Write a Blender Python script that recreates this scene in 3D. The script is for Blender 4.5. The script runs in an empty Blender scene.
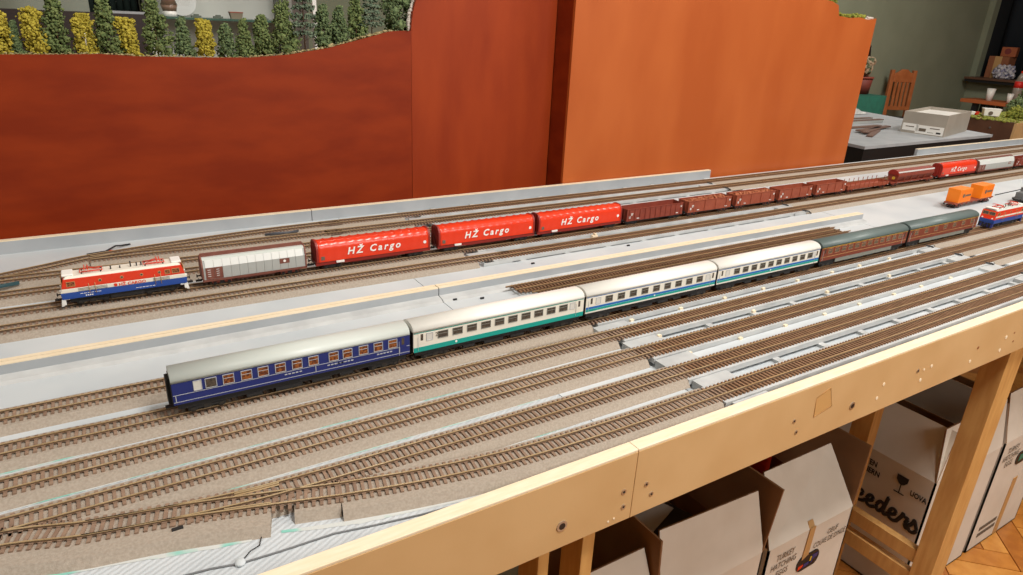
import bpy, bmesh, math, random
from mathutils import Vector, Matrix
random.seed(7)
SC = bpy.context.scene
COL = SC.collection
PI = math.pi

# ------------------------------------------------------------------ camera
HC = 0.41743                      # camera height above rail level
F_PX, PIT, ROL, YAW = 672.27, 0.379208, -0.0491147, 0.569483
cp, sp, cyw, syw = math.cos(PIT), math.sin(PIT), math.cos(YAW), math.sin(YAW)
fwd = Vector((syw * cp, cyw * cp, -sp)); right = Vector((cyw, -syw, 0)); down = fwd.cross(right)
r2 = math.cos(ROL) * right + math.sin(ROL) * down
d2 = -math.sin(ROL) * right + math.cos(ROL) * down
cam = bpy.data.cameras.new('camera'); camo = bpy.data.objects.new('camera', cam); COL.objects.link(camo)
cam.sensor_fit = 'HORIZONTAL'; cam.sensor_width = 36.0; cam.lens = F_PX / 1023 * 36.0
cam.clip_start = 0.01; cam.clip_end = 100
camo.matrix_world = Matrix(((r2.x, -d2.x, -fwd.x, 0), (r2.y, -d2.y, -fwd.y, 0), (r2.z, -d2.z, -fwd.z, HC), (0, 0, 0, 1)))
SC.camera = camo

# ------------------------------------------------------------------ light and exposure
w = bpy.data.worlds.new('world'); SC.world = w; w.use_nodes = True
w.node_tree.nodes['Background'].inputs[0].default_value = (1.0, 0.93, 0.84, 1)
w.node_tree.nodes['Background'].inputs[1].default_value = 0.03
SC.view_settings.view_transform = 'Standard'; SC.view_settings.look = 'None'
SC.view_settings.exposure = 0.0; SC.view_settings.gamma = 1.0; SC.view_settings.use_curve_mapping = False

def area(name, loc, target, sx, sy, watts, col):
    l = bpy.data.lights.new(name, 'AREA'); l.shape = 'RECTANGLE'; l.size = sx; l.size_y = sy
    l.energy = watts; l.color = col
    o = bpy.data.objects.new(name, l); COL.objects.link(o); o.location = loc
    o.rotation_euler = (Vector(target) - Vector(loc)).to_track_quat('-Z', 'Y').to_euler()
    return o
WARM = (1.0, 0.965, 0.915)
area('hall_lamp_near', (0.9, -0.30, 2.05), (1.0, 0.55, 0.0), 0.5, 0.35, 47, WARM)
area('hall_lamp_middle', (3.4, 0.1, 2.15), (2.6, 0.9, 0.0), 0.9, 0.5, 42, WARM)
area('hall_lamp_left', (-1.6, 0.3, 2.15), (0.0, 1.0, 0.0), 0.9, 0.5, 17, WARM)
area('front_fill_light', (1.6, -2.2, 1.5), (1.4, 0.6, -0.5), 1.8, 1.0, 52, WARM)  # added soft fill, stands in for bounced light on the boxes below
area('hall_lamp_far', (5.8, 2.2, 2.25), (6.4, 3.2, 0.0), 1.4, 0.8, 105, WARM)
area('showcase_area_light', (0.9, 2.6, 1.9), (0.5, 3.4, 0.4), 0.8, 0.3, 11, WARM)  # area light aimed down at the showcases

# ------------------------------------------------------------------ materials
def lin(c):
    return c / 12.92 if c <= 0.04045 else ((c + 0.055) / 1.055) ** 2.4
def rgb(r, g, b):
    return (lin(r / 255), lin(g / 255), lin(b / 255), 1)
_M = {}
def mat(name, c, rough=0.6, metal=0.0, c2=None, scale=40.0, stretch=(1, 1, 1), bump=0.0, bscale=None, spec=0.5,
        coat=0.0, detail=3.0, lo=0.35, hi=0.65, trans=0.0, emit=None):
    if name in _M: return _M[name]
    m = bpy.data.materials.new(name); m.use_nodes = True
    nt = m.node_tree; b = nt.nodes['Principled BSDF']
    b.inputs['Base Color'].default_value = rgb(*c); b.inputs['Roughness'].default_value = rough
    b.inputs['Metallic'].default_value = metal; b.inputs['Specular IOR Level'].default_value = spec
    b.inputs['Coat Weight'].default_value = coat
    b.inputs['Transmission Weight'].default_value = trans
    if emit:
        b.inputs['Emission Color'].default_value = rgb(*c); b.inputs['Emission Strength'].default_value = emit
    if c2 is not None or bump:
        tc = nt.nodes.new('ShaderNodeTexCoord'); mp = nt.nodes.new('ShaderNodeMapping')
        geo = nt.nodes.new('ShaderNodeNewGeometry')
        mp.inputs['Scale'].default_value = stretch
        nt.links.new(geo.outputs['Position'], mp.inputs['Vector'])
        no = nt.nodes.new('ShaderNodeTexNoise'); no.inputs['Scale'].default_value = scale; no.inputs['Detail'].default_value = detail
        nt.links.new(mp.outputs[0], no.inputs['Vector'])
        if c2 is not None:
            cr = nt.nodes.new('ShaderNodeValToRGB')
            cr.color_ramp.elements[0].position = lo; cr.color_ramp.elements[1].position = hi
            cr.color_ramp.elements[0].color = rgb(*c); cr.color_ramp.elements[1].color = rgb(*c2)
            nt.links.new(no.outputs['Fac'], cr.inputs['Fac']); nt.links.new(cr.outputs['Color'], b.inputs['Base Color'])
        if bump:
            bn = nt.nodes.new('ShaderNodeTexNoise'); bn.inputs['Scale'].default_value = bscale or scale; bn.inputs['Detail'].default_value = 2
            nt.links.new(mp.outputs[0], bn.inputs['Vector'])
            bp = nt.nodes.new('ShaderNodeBump'); bp.inputs['Strength'].default_value = bump; bp.inputs['Distance'].default_value = 0.002
            nt.links.new(bn.outputs['Fac'], bp.inputs['Height']); nt.links.new(bp.outputs[0], b.inputs['Normal'])
    _M[name] = m
    return m
def fibre_board():
    """grey painted soft-fibre board with a fine slanting mat pattern in relief"""
    m = mat('painted_fibre_board', (180, 186, 190), 0.75, c2=(196, 201, 204), scale=9)
    nt = m.node_tree; b = nt.nodes['Principled BSDF']; geo = nt.nodes.new('ShaderNodeNewGeometry')
    mp = nt.nodes.new('ShaderNodeMapping'); mp.inputs['Rotation'].default_value = (0, 0, -2.06)
    nt.links.new(geo.outputs['Position'], mp.inputs['Vector'])
    wv = nt.nodes.new('ShaderNodeTexWave'); wv.inputs['Scale'].default_value = 62; wv.inputs['Distortion'].default_value = 1.6; wv.inputs['Detail Scale'].default_value = 3
    nt.links.new(mp.outputs[0], wv.inputs['Vector'])
    bp = nt.nodes.new('ShaderNodeBump'); bp.inputs['Strength'].default_value = 0.35; bp.inputs['Distance'].default_value = 0.0012
    nt.links.new(wv.outputs['Fac'], bp.inputs['Height']); nt.links.new(bp.outputs[0], b.inputs['Normal'])
    return m

M = dict(
    board=mat('painted_grey_board', (185, 192, 196), 0.7, c2=(200, 205, 207), scale=7),
    batten=mat('grey_painted_batten', (156, 161, 165), 0.6, c2=(168, 172, 175), scale=12),
    fibre=fibre_board(),
    bed=mat('tan_foam_roadbed', (152, 140, 126), 0.95, c2=(167, 155, 141), scale=420, bump=0.15, bscale=900, detail=5),
    paint=mat('mint_and_white_paint', (128, 190, 176), 0.6, c2=(196, 199, 196), scale=26, lo=.38, hi=.52),
    rail=mat('highlit_rail', (196, 172, 134), 0.32, 0.2, c2=(172, 146, 108), scale=18),  # top highlight of the rail put into the head colour
    rail_dark=mat('highlit_brown_rail', (190, 158, 116), 0.34, 0.2, c2=(166, 134, 96), scale=18),  # brown lightened so the colour carries the glint on the head
    sleeper=mat('weathered_sleeper', (126, 101, 83), 0.85, c2=(146, 120, 100), scale=60),
    sleeper_dark=mat('dark_brown_sleeper', (122, 90, 64), 0.8, c2=(138, 103, 75), scale=60),
    ply=mat('grey_plywood', (172, 174, 174), 0.7, c2=(190, 192, 191), scale=25),
    mdf=mat('raw_fibreboard', (196, 158, 108), 0.6, c2=(204, 168, 119), scale=10, bump=0.03, bscale=300),
    edge=mat('pale_wood_edge', (236, 221, 194), 0.6, c2=(230, 212, 180), scale=30, stretch=(1, 8, 8)),
    panel=mat('red_stained_plywood', (124, 39, 9), 0.5, c2=(140, 49, 13), scale=9, stretch=(.8, 1, 2.4), bump=0.05, bscale=220, spec=.22, detail=5),
    panel2=mat('red_stained_plywood_upright', (136, 46, 12), 0.5, c2=(152, 57, 17), scale=6, stretch=(2.2, 1, .6), bump=0.05, bscale=220, spec=.25, detail=5),
    panel3=mat('orange_plywood', (172, 82, 30), 0.45, c2=(184, 94, 40), scale=3, stretch=(2.2, 1, .8), bump=0.05, bscale=220, spec=.5),  # lighter and more orange than the left panels
    rail_side=mat('darkened_rail_web', (84, 62, 42), 0.7, c2=(104, 78, 54), scale=18),  # brown sides darkened in colour, against the painted highlight on top
    gap=mat('dark_gap', (30, 16, 10), 0.9),
    black=mat('black_plastic', (22, 22, 24), 0.5),
    dark=mat('dark_underframe', (34, 32, 32), 0.6),
    steel=mat('bright_steel', (190, 190, 188), 0.3, 0.9),
    wheel=mat('wheel_steel', (70, 66, 62), 0.4, 0.6),
    pine=mat('pine_post', (206, 160, 96), 0.55, c2=(190, 140, 78), scale=14, stretch=(6, 6, .8), bump=.04),
    knot=mat('pine_knot', (140, 88, 44), 0.6),
    card=mat('white_card', (206, 196, 182), 0.75, c2=(214, 205, 192), scale=12),
    brown=mat('brown_card', (128, 90, 56), 0.85, c2=(140, 100, 64), scale=14),
    tape=mat('brown_tape', (186, 146, 96), 0.4),
    ink=mat('black_ink', (34, 29, 26), 0.7),
    ink2=mat('faded_ink', (104, 92, 78), 0.8),
    grass=mat('dry_turf', (140, 128, 88), 0.95, c2=(186, 170, 126), scale=120),
    grass2=mat('green_turf', (96, 110, 38), 0.95, c2=(150, 150, 60), scale=90),
    plaster=mat('white_plaster', (200, 190, 180), 0.9),
    t_green=mat('green_foliage', (74, 92, 50), 0.95, c2=(124, 136, 82), scale=160),
    t_dark=mat('dark_green_foliage', (64, 82, 53), 0.95, c2=(118, 134, 88), scale=160),
    t_yellow=mat('yellow_foliage', (148, 134, 34), 0.95, c2=(194, 178, 70), scale=160),
    t_pine=mat('blue_green_foliage', (75, 93, 77), 0.95, c2=(120, 134, 109), scale=160),
    bark=mat('bark', (96, 66, 44), 0.9), birch=mat('white_bark', (214, 208, 196), 0.8),
    wall=mat('grey_green_wall', (122, 127, 106), 0.85, c2=(128, 133, 112), scale=3),
    white=mat('white_paint', (240, 238, 232), 0.4), glass_edge=mat('green_glass_edge', (74, 104, 92), 0.15, spec=.8),
    red=mat('loco_red', (222, 58, 26), 0.35), blue=mat('loco_blue', (38, 74, 152), 0.35), cream=mat('cream', (232, 226, 212), 0.4),
    tarp=mat('red_tarpaulin', (222, 58, 28), 0.27), tarp_end=mat('dark_red_end', (138, 36, 26), 0.5),
    alu=mat('aluminium_grey', (178, 180, 176), 0.4, .15), alu_hi=mat('white_grey_panel', (216, 217, 213), 0.35, .05),
    ox=mat('oxide_brown', (124, 52, 38), 0.55, c2=(136, 60, 42), scale=80), ox2=mat('bright_oxide_brown', (140, 66, 44), 0.55, c2=(152, 76, 52), scale=80),
    wbrown=mat('wagon_brown', (116, 66, 54), 0.55, c2=(128, 76, 62), scale=80),
    rust=mat('rusty_scrap', (140, 70, 40), 0.9, c2=(176, 110, 76), scale=240),
    navy=mat('navy_blue', (38, 48, 112), 0.35), silver=mat('silver_line', (196, 200, 204), 0.35, .3),
    roof_grey=mat('light_grey_roof', (196, 202, 196), 0.4), roof_white=mat('white_roof', (236, 234, 226), 0.4),
    roof_dark=mat('slate_grey_roof', (92, 106, 104), 0.45), teal=mat('teal_stripe', (28, 156, 144), 0.35), sky=mat('blue_stripe', (32, 104, 178), 0.35),
    pane=mat('dark_pane', (62, 54, 48), 0.15, c2=(96, 84, 72), scale=300), pane_warm=mat('curtained_pane', (150, 88, 42), 0.2, c2=(96, 50, 34), scale=320, lo=.45, hi=.55),
    frost=mat('frosted_pane', (214, 210, 202), 0.4), brown_red=mat('maroon_brown', (122, 58, 42), 0.4),
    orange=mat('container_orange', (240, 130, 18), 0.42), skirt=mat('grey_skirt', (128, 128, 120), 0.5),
    gold=mat('brass_yellow', (206, 170, 60), 0.4), gray_loco=mat('loco_grey', (96, 98, 98), 0.5),
)

# ------------------------------------------------------------------ mesh helpers
class MB:
    def __init__(s): s.v = []; s.f = []; s.m = []; s.s = []
    def face(s, idx, mi=0, sm=False): s.f.append(tuple(idx)); s.m.append(mi); s.s.append(sm)
    def box(s, x0, x1, y0, y1, z0, z1, mi=0, bottom=True):
        n = len(s.v)
        s.v += [(x0, y0, z0), (x1, y0, z0), (x1, y1, z0), (x0, y1, z0), (x0, y0, z1), (x1, y0, z1), (x1, y1, z1), (x0, y1, z1)]
        for q in ((4, 5, 6, 7), (0, 1, 5, 4), (1, 2, 6, 5), (2, 3, 7, 6), (3, 0, 4, 7)): s.face([n + i for i in q], mi)
        if bottom: s.face([n + i for i in (3, 2, 1, 0)], mi)
        return s
    def hexa(s, P, mi=0):
        n = len(s.v); s.v += [tuple(p) for p in P]
        for q in ((3, 2, 1, 0), (4, 5, 6, 7), (0, 1, 5, 4), (1, 2, 6, 5), (2, 3, 7, 6), (3, 0, 4, 7)): s.face([n + i for i in q], mi)
        return s
    def prism(s, prof, a0, a1, axis='x', mi=0, sm=False, taper=0.0):
        """profile of (u, v) extruded along an axis: x -> (u, v) = (y, z); y -> (x, z); z -> (x, y)"""
        n = len(s.v); k = len(prof)
        for a in (a0, a1):
            for (u, v) in prof:
                s.v.append((a, u, v) if axis == 'x' else (u, a, v) if axis == 'y' else (u, v, a))
        for i in range(k):
            j = (i + 1) % k
            s.face((n + i, n + j, n + k + j, n + k + i), mi, sm)
        s.face([n + i for i in range(k)][::-1], mi); s.face([n + k + i for i in range(k)], mi)
        return s
    def cyl(s, p0, p1, r, n=12, mi=0, r1=None, sm=True):
        p0 = Vector(p0); p1 = Vector(p1); d = (p1 - p0).normalized(); r1 = r if r1 is None else r1
        a = d.orthogonal().normalized(); b = d.cross(a); k = len(s.v)
        for (p, rr) in ((p0, r), (p1, r1)):
            for i in range(n):
                t = 2 * PI * i / n; s.v.append(tuple(p + rr * (math.cos(t) * a + math.sin(t) * b)))
        for i in range(n):
            j = (i + 1) % n; s.face((k + i, k + j, k + n + j, k + n + i), mi, sm)
        s.face([k + i for i in range(n)][::-1], mi); s.face([k + n + i for i in range(n)], mi)
        return s
    def tube(s, pts, r, n=6, mi=0):
        pts = [Vector(p) for p in pts]; k = len(s.v); m = len(pts)
        for i, p in enumerate(pts):
            d = (pts[min(i + 1, m - 1)] - pts[max(i - 1, 0)]).normalized()
            a = d.cross(Vector((0, 0, 1)));
            a = a.normalized() if a.length > 1e-4 else Vector((1, 0, 0))
            b = d.cross(a)
            for j in range(n):
                t = 2 * PI * j / n; s.v.append(tuple(p + r * (math.cos(t) * a + math.sin(t) * b)))
        for i in range(m - 1):
            for j in range(n):
                q = (j + 1) % n
                s.face((k + i * n + j, k + i * n + q, k + (i + 1) * n + q, k + (i + 1) * n + j), mi, True)
        s.face([k + j for j in range(n)][::-1], mi); s.face([k + (m - 1) * n + j for j in range(n)], mi)
        return s
    def ico(s, c, r, jit=0.0, mi=0, sq=1.0):
        t = (1 + 5 ** .5) / 2; n = len(s.v)
        for (x, y, z) in ((-1, t, 0), (1, t, 0), (-1, -t, 0), (1, -t, 0), (0, -1, t), (0, 1, t), (0, -1, -t), (0, 1, -t), (t, 0, -1), (t, 0, 1), (-t, 0, -1), (-t, 0, 1)):
            q = r / 1.9 * (1 + random.uniform(-jit, jit)); s.v.append((c[0] + x * q, c[1] + y * q, c[2] + z * q * sq))
        for f in ((0, 11, 5), (0, 5, 1), (0, 1, 7), (0, 7, 10), (0, 10, 11), (1, 5, 9), (5, 11, 4), (11, 10, 2), (10, 7, 6), (7, 1, 8), (3, 9, 4), (3, 4, 2), (3, 2, 6), (3, 6, 8), (3, 8, 9), (4, 9, 5), (2, 4, 11), (6, 2, 10), (8, 6, 7), (9, 8, 1)):
            s.face([n + i for i in f], mi)
        return s
    def sweep(s, path, prof, mi=0, sm=False, edge_mi=None):
        """path: list of (x, y, nx, ny); prof: closed list of (offset, z)"""
        n = len(s.v); k = len(prof)
        for (x, y, nx, ny) in path:
            for (o, z) in prof: s.v.append((x + nx * o, y + ny * o, z))
        for i in range(len(path) - 1):
            for j in range(k):
                q = (j + 1) % k; a = n + i * k; b = a + k
                s.face((a + j, b + j, b + q, a + q), mi if edge_mi is None else edge_mi.get(j, mi), sm)
        s.face([n + j for j in range(k)], mi); s.face([n + (len(path) - 1) * k + j for j in range(k)][::-1], mi)
        return s
    def mesh(s, name, mats, org=(0, 0, 0)):
        me = bpy.data.meshes.new(name)
        me.from_pydata([(a - org[0], b - org[1], c - org[2]) for a, b, c in s.v], [], s.f)
        for m in mats: me.materials.append(m)
        me.polygons.foreach_set('material_index', s.m); me.polygons.foreach_set('use_smooth', s.s)
        me.update()
        bm = bmesh.new(); bm.from_mesh(me); bmesh.ops.recalc_face_normals(bm, faces=bm.faces); bm.to_mesh(me); bm.free()
        return me
    def build(s, name, mats, parent=None, org=(0, 0, 0), kind=None, label=None, bevel=0):
        if not isinstance(mats, (list, tuple)): mats = [mats]
        o = bpy.data.objects.new(name, s.mesh(name, mats, org)); COL.objects.link(o)
        if parent is not None: o.parent = parent
        if kind: o['kind'] = kind
        if label: o['label'] = label
        if bevel:
            b = o.modifiers.new('edge', 'BEVEL'); b.width = bevel; b.segments = 2; b.limit_method = 'ANGLE'
        return o
def link(name, me, parent=None, loc=(0, 0, 0), rz=0.0):
    o = bpy.data.objects.new(name, me); COL.objects.link(o); o.location = loc
    if rz: o.rotation_euler = (0, 0, rz)
    if parent is not None: o.parent = parent
    return o
def tag(o, label, cat, group=None):
    o['label'] = label; o['category'] = cat
    if group: o['group'] = group
    return o
def thing(name, label, cat, loc=(0, 0, 0), rz=0.0, group=None):
    o = bpy.data.objects.new(name, None); COL.objects.link(o); o.location = loc; o.rotation_euler = (0, 0, rz)
    o.empty_display_size = .02
    return tag(o, label, cat, group)
def struct(o):
    o['kind'] = 'structure'; return o
def dup(root, loc, label=None, rz=None, group=None):
    def cp_(o, par):
        c = o.copy(); COL.objects.link(c)
        if par is not None: c.parent = par
        for ch in list(o.children): cp_(ch, c)
        return c
    r = cp_(root, None); r.location = loc
    if rz is not None: r.rotation_euler = (0, 0, rz)
    if label: r['label'] = label
    if group: r['group'] = group
    return r
def text_obj(name, s, size, m, parent, loc, rot=(PI / 2, 0, 0), shear=0.0, space=1.0, bold=0.0, sx=1.0, align='LEFT', label=None):
    cu = bpy.data.curves.new(name, 'FONT'); cu.body = s; cu.size = size; cu.shear = shear; cu.space_character = space
    cu.offset = bold; cu.extrude = 0.00008; cu.align_x = align; cu.resolution_u = 2
    t = bpy.data.objects.new(name, cu); COL.objects.link(t)
    me = bpy.data.meshes.new_from_object(t.evaluated_get(bpy.context.evaluated_depsgraph_get()))
    bpy.data.objects.remove(t); bpy.data.curves.remove(cu)
    me.materials.clear(); me.materials.append(m)
    o = link(name, me, parent, loc); o.rotation_euler = rot; o.scale = (sx, 1, 1)
    if label: o['label'] = label
    return o

# ================================================================== ROOM
FZ = -0.90                                    # floor level
XL, XR, YF, YB, ZC = -2.6, 9.7, -2.6, 4.57, 2.35
MB().box(XL, XR, YF, YB, FZ - .12, FZ - .006).build('floor', mat('sub_floor', (96, 62, 34), .8))
FLOOR = struct(bpy.data.objects['floor'])
struct(MB().box(XL, XR, YF, YB, ZC, ZC + .1).build('ceiling', mat('ceiling_white', (226, 222, 210), .9)))
struct(MB().box(XL, XR + .12, YB, YB + .12, FZ, ZC).build('wall_back', M['wall']))
struct(MB().box(XL - .12, XL, YF, YB, FZ, ZC).build('wall_left', M['wall']))
struct(MB().box(XL, XR + 1.2, YF - .12, YF, FZ, ZC).build('wall_front', M['wall']))
# right wall: a low wall below the stage opening, a pier beside it, dark stage behind
wr = MB().box(XR, XR + .12, YF, 4.50, FZ, -.03).box(XR, XR + .12, 4.50, YB, FZ, ZC).box(XR, XR + .12, YF, 4.50, 1.9, ZC)
struct(wr.build('wall_right', M['wall']))
struct(MB().box(XR + 1.1, XR + 1.2, YF, YB, FZ, ZC).box(XR + .12, XR + 1.1, YF, YB, -.12, -.06).box(XR + .12, XR + 1.1, 4.50, YB, -.06, ZC).build('wall_right_stage', mat('stage_black', (16, 20, 24), .9)))
struct(MB().box(XR - .22, XR + .1, YF, 4.52, -.012, .012, 0).box(XR - .2, XR + .1, YF, 4.52, -.045, -.012, 1).build('trim_1', [mat('ledge_brown', (92, 62, 44), .5), M['black']]))
cur = thing('stage_curtain', 'dark navy stage curtain filling the opening at far right', 'curtain', (XR + .36, 3.2, -.06))
for k in range(9):
    y0 = 1.27 - k * .32
    mb = MB()
    prof = [(math.sin(t * PI / 4) * .035, y0 - .32 + t * .04) for t in range(9)]
    mb.prism(prof + [(x + .01, y) for x, y in prof[::-1]], 0, 2.2, 'z', sm=True)
    mb.build('curtain_fold', mat('curtain_navy', (14, 22, 30), .9), cur)

# parquet, herringbone; planks in view are parts of the floor, the rest one field
pl_m = [mat('oak_%s' % n, c, .32, c2=c2, scale=22, stretch=(1.5, 1.5, 1), coat=.15) for n, c, c2 in
        (('light', (206, 144, 70), (190, 126, 56)), ('mid', (192, 126, 56), (178, 112, 46)), ('dark', (176, 110, 46), (160, 96, 40)))]
PW, PLN = .066, .264
pmesh = []
for k in range(3):
    mb = MB(); g = .0008
    mb.hexa([(g, g, -.006), (PLN - g, g, -.006), (PLN - g, PW - g, -.006), (g, PW - g, -.006),
             (g + .001, g + .001, 0), (PLN - g - .001, g + .001, 0), (PLN - g - .001, PW - g - .001, 0), (g + .001, PW - g - .001, 0)])
    pmesh.append(mb.mesh('plank', [pl_m[k]]))
rest = MB(); A45 = PI / 4
ca, sa = math.cos(A45), math.sin(A45)
n_pl = 0
for i in range(-230, 231):
    for j in range(-60, 61):
        # classic herringbone lattice with 4:1 planks
        bx, by = i * PW + j * (PLN + PW) - j * 0, i * PW - j * (PLN - PW) + 0 * j
        for kind in (0, 1):
            if kind == 0: x, y, rz = bx, by, 0.0
            else: x, y, rz = bx, by + PW, PI / 2
            if kind == 1: x, y = bx + PW, by + PW
            wx, wy = ca * x - sa * y + 2.0, sa * x + ca * y + .3
            if not (XL - .2 < wx < XR + .1 and YF - .2 < wy < YB + .1): continue
            a = A45 + rz; c, s_ = math.cos(a), math.sin(a)
            mx, my = wx + c * PLN / 2 - s_ * PW / 2, wy + s_ * PLN / 2 + c * PW / 2
            if not (XL + .15 < mx < XR - .15 and YF + .15 < my < YB - .15): continue
            if .25 < mx < 3.3 and .15 < my < 1.5 and n_pl < 300 and (1.2 < mx < 2.9 and .2 < my < 1.0):
                o = link('plank', random.choice(pmesh), FLOOR, (wx, wy, FZ), a); n_pl += 1
            else:
                P = []
                for (u, v) in ((0, 0), (PLN, 0), (PLN, PW), (0, PW)):
                    P.append((wx + c * u - s_ * v, wy + s_ * u + c * v, FZ))
                n0 = len(rest.v); rest.v += P; rest.face((n0, n0 + 1, n0 + 2, n0 + 3), random.randrange(3))
rest.build('parquet_field', pl_m, FLOOR, kind='stuff')

# ================================================================== LAYOUT MODULES
BZ = -.0125                                   # baseboard level where the roadbed lies on it
XAB, XBC = .447, 1.60
FY0, FY1 = .434, .450                         # fascia
def fascia(root, x0, x1):
    MB().box(x0, x1, FY0, FY1, -.096, -.0075).build('fascia', M['mdf'], root, bevel=.0006)
    MB().box(x0, x1, FY0 + .0003, FY1 + .0003, -.0075, -.0045).build('fascia_edge', M['edge'], root, bevel=.0006)
def bolt(root, x, z, r, kind):
    mb = MB()
    if kind == 'hole':
        mb.cyl((x, FY0 + .002, z), (x, FY0 - .0009, z), r, 20, 0, sm=False); mb.cyl((x, FY0, z), (x, FY0 - .0011, z), r * .62, 16, 1, sm=False)
        mb.build('bolt_sleeve', [M['steel'], M['black']], root)
    elif kind == 'screw':
        mb.cyl((x, FY0 + .002, z), (x, FY0 - .0006, z), r, 14, 0, sm=False); mb.cyl((x, FY0, z), (x, FY0 - .0008, z), r * .45, 10, 1, sm=False)
        mb.build('screw', [M['steel'], M['ink']], root)
    else:
        mb.cyl((x, FY0 + .002, z), (x, FY0 - .0006, z), r, 10, 0)
        mb.build('wood_plug', [M['edge'] if kind == 'plug' else M['knot']], root)
def battens(root, x0, x1):
    MB().box(x0, x1, .9165, .9245, BZ - .012, .0055).build('dividing_batten', [M['batten']], root)
    MB().box(x0, x1, .9255, .9335, BZ, .0055).build('dividing_batten', [M['batten']], root)
    MB().box(x0, x1, .9168, .9242, .0055, .0068).build('batten_edge', M['edge'], root)
    MB().box(x0, x1, .9258, .9332, .0055, .0068).build('batten_edge', M['edge'], root)
    MB().prism([(.898, BZ), (.9165, BZ), (.9165, BZ + .006), (.903, BZ + .0035)], x0, x1, 'x').build('batten_foot', M['ply'], root)
def rim(root, x0, x1):
    MB().box(x0, x1, 1.430, 1.441, -.030, .0105).build('rear_rim', M['batten'], root)
    MB().box(x0, x1, 1.4302, 1.4408, .0105, .0122).build('rim_edge', M['edge'], root)
def frame_leg(root, x, y, dx, dy, name='leg'):
    MB().box(x, x + dx, y, y + dy, FZ, -.02).build(name, M['pine'], root, bevel=.001)

modA = thing('layout_module', 'left baseboard section of the model railway, up to the first fascia joint', 'layout', (0, .9, 0), group=None)
modB = thing('layout_module', 'middle baseboard section with open grey cross beams between the tracks', 'layout', (1.0, .9, 0))
modC = thing('layout_module', 'far right baseboard section behind the orange containers', 'layout', (2.6, .9, 0))
for r_ in (modA, modB, modC): r_.location = (0, 0, 0)
X0 = -.42
MB().box(X0, XAB, FY1, .64, BZ - .014, BZ).build('baseboard', M['fibre'], modA)
MB().box(X0, XAB, .64, .898, BZ - .014, BZ).build('baseboard', M['board'], modA)
MB().box(X0, XAB, .898, .9165, BZ - .014, BZ).build('baseboard', M['board'], modA)
MB().box(X0, XAB, .9335, 1.43, BZ - .014, BZ).build('baseboard', M['board'], modA)
fascia(modA, X0, XAB + .003); battens(modA, X0, XAB - .001); rim(modA, X0, .3885)
bx = XAB + .0012
MB().box(bx, .60, FY1, .70, BZ - .014, BZ).build('baseboard', M['board'], modB)
MB().box(bx, XBC - .001, FY1, .76, -.030, -.0178).build('low_baseboard', M['board'], modB)
MB().box(bx, XBC - .001, .755, .898, BZ - .014, BZ).build('baseboard', M['board'], modB)
MB().box(bx, XBC - .001, .898, .9165, BZ - .014, BZ).build('baseboard', M['board'], modB)
MB().box(bx, XBC - .001, .9335, 1.018, BZ - .014, BZ).build('baseboard', M['board'], modB)
MB().box(bx, .585, 1.018, 1.43, BZ - .014, BZ).build('baseboard', M['board'], modB)
MB().box(.585, XBC - .001, 1.018, 1.43, -.030, -.0178).build('low_baseboard', M['board'], modB)
fascia(modB, XAB + .0036, XBC - .001); battens(modB, XAB + .0005, 1.62); rim(modB, .3900, 1.628)
CX1 = 4.9
MB().box(XBC + .001, CX1, FY1, 1.43, BZ - .014, BZ).build('baseboard', M['board'], modC)
MB().box(XBC + .001, CX1, FY0, FY1, -.096, -.0045).build('fascia', M['mdf'], modC)
rim(modC, 2.80, CX1)
# front fascia fittings, measured along the board
for (x, z, r, k, root) in ((.354, -.067, .0065, 'hole', modA), (.436, -.055, .0036, 'screw', modA), (.438, -.076, .0033, 'screw', modA),
        (.469, -.057, .0032, 'screw', modB), (.479, -.074, .0032, 'screw', modB), (.725, -.052, .0032, 'screw', modB), (.735, -.072, .0032, 'screw', modB),
        (.857, -.066, .006, 'hole', modB), (.919, -.071, .0028, 'plug', modB), (.928, -.050, .0028, 'plug', modB), (1.019, -.051, .0036, 'screw', modB),
        (1.035, -.071, .003, 'plug', modB), (1.058, -.052, .0028, 'plug', modB), (1.037, -.053, .002, 'plug', modB), (1.202, -.053, .0028, 'knot', modB),
        (1.188, -.075, .003, 'plug', modB), (1.300, -.055, .0034, 'plug', modB), (1.291, -.078, .0034, 'plug', modB), (1.328, -.052, .002, 'knot', modB),
        (1.335, -.070, .002, 'knot', modB), (.418, -.088, .0012, 'plug', modA), (.426, -.087, .0012, 'plug', modA)):
    bolt(root, x, z, r, k)
# old varnish stain with a dark rim on the fascia
st = [(.764, -.028), (.791, -.019), (.804, -.051), (.767, -.058)]
mb = MB(); mb.tube([(x, FY0 - .0002, z) for x, z in st + st[:1]], .0006, 5)
mb.build('stain_outline', mat('stain_rim', (176, 128, 72), .6), modB)
MB().prism(st, FY0 - .00015, FY0, 'y').build('stain', mat('stain_fill', (198, 155, 98), .5), modB)

BEAMS_X = [.678, .784, .888, .988, 1.085, 1.19, 1.28, 1.385, 1.485]
for x in BEAMS_X:
    for (ya, yb) in ((.4505, .758), (1.019, 1.429)):
        MB().box(x - .006, x + .006, ya, yb, -.0178, -.0128).build('cross_beam', M['ply'], modB)
TR_F = dict(f=.478, e=.540, d=.605, c=.667, b=.729)
TR_B = dict(j=1.043, k=1.104, n=1.180, l=1.305, m=1.370)
for y in list(TR_F.values()) + list(TR_B.values()):
    MB().box(.612, 1.565, y - .0205, y + .0205, -.0128, -.0052).build('track_support', M['ply'], modB)
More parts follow.
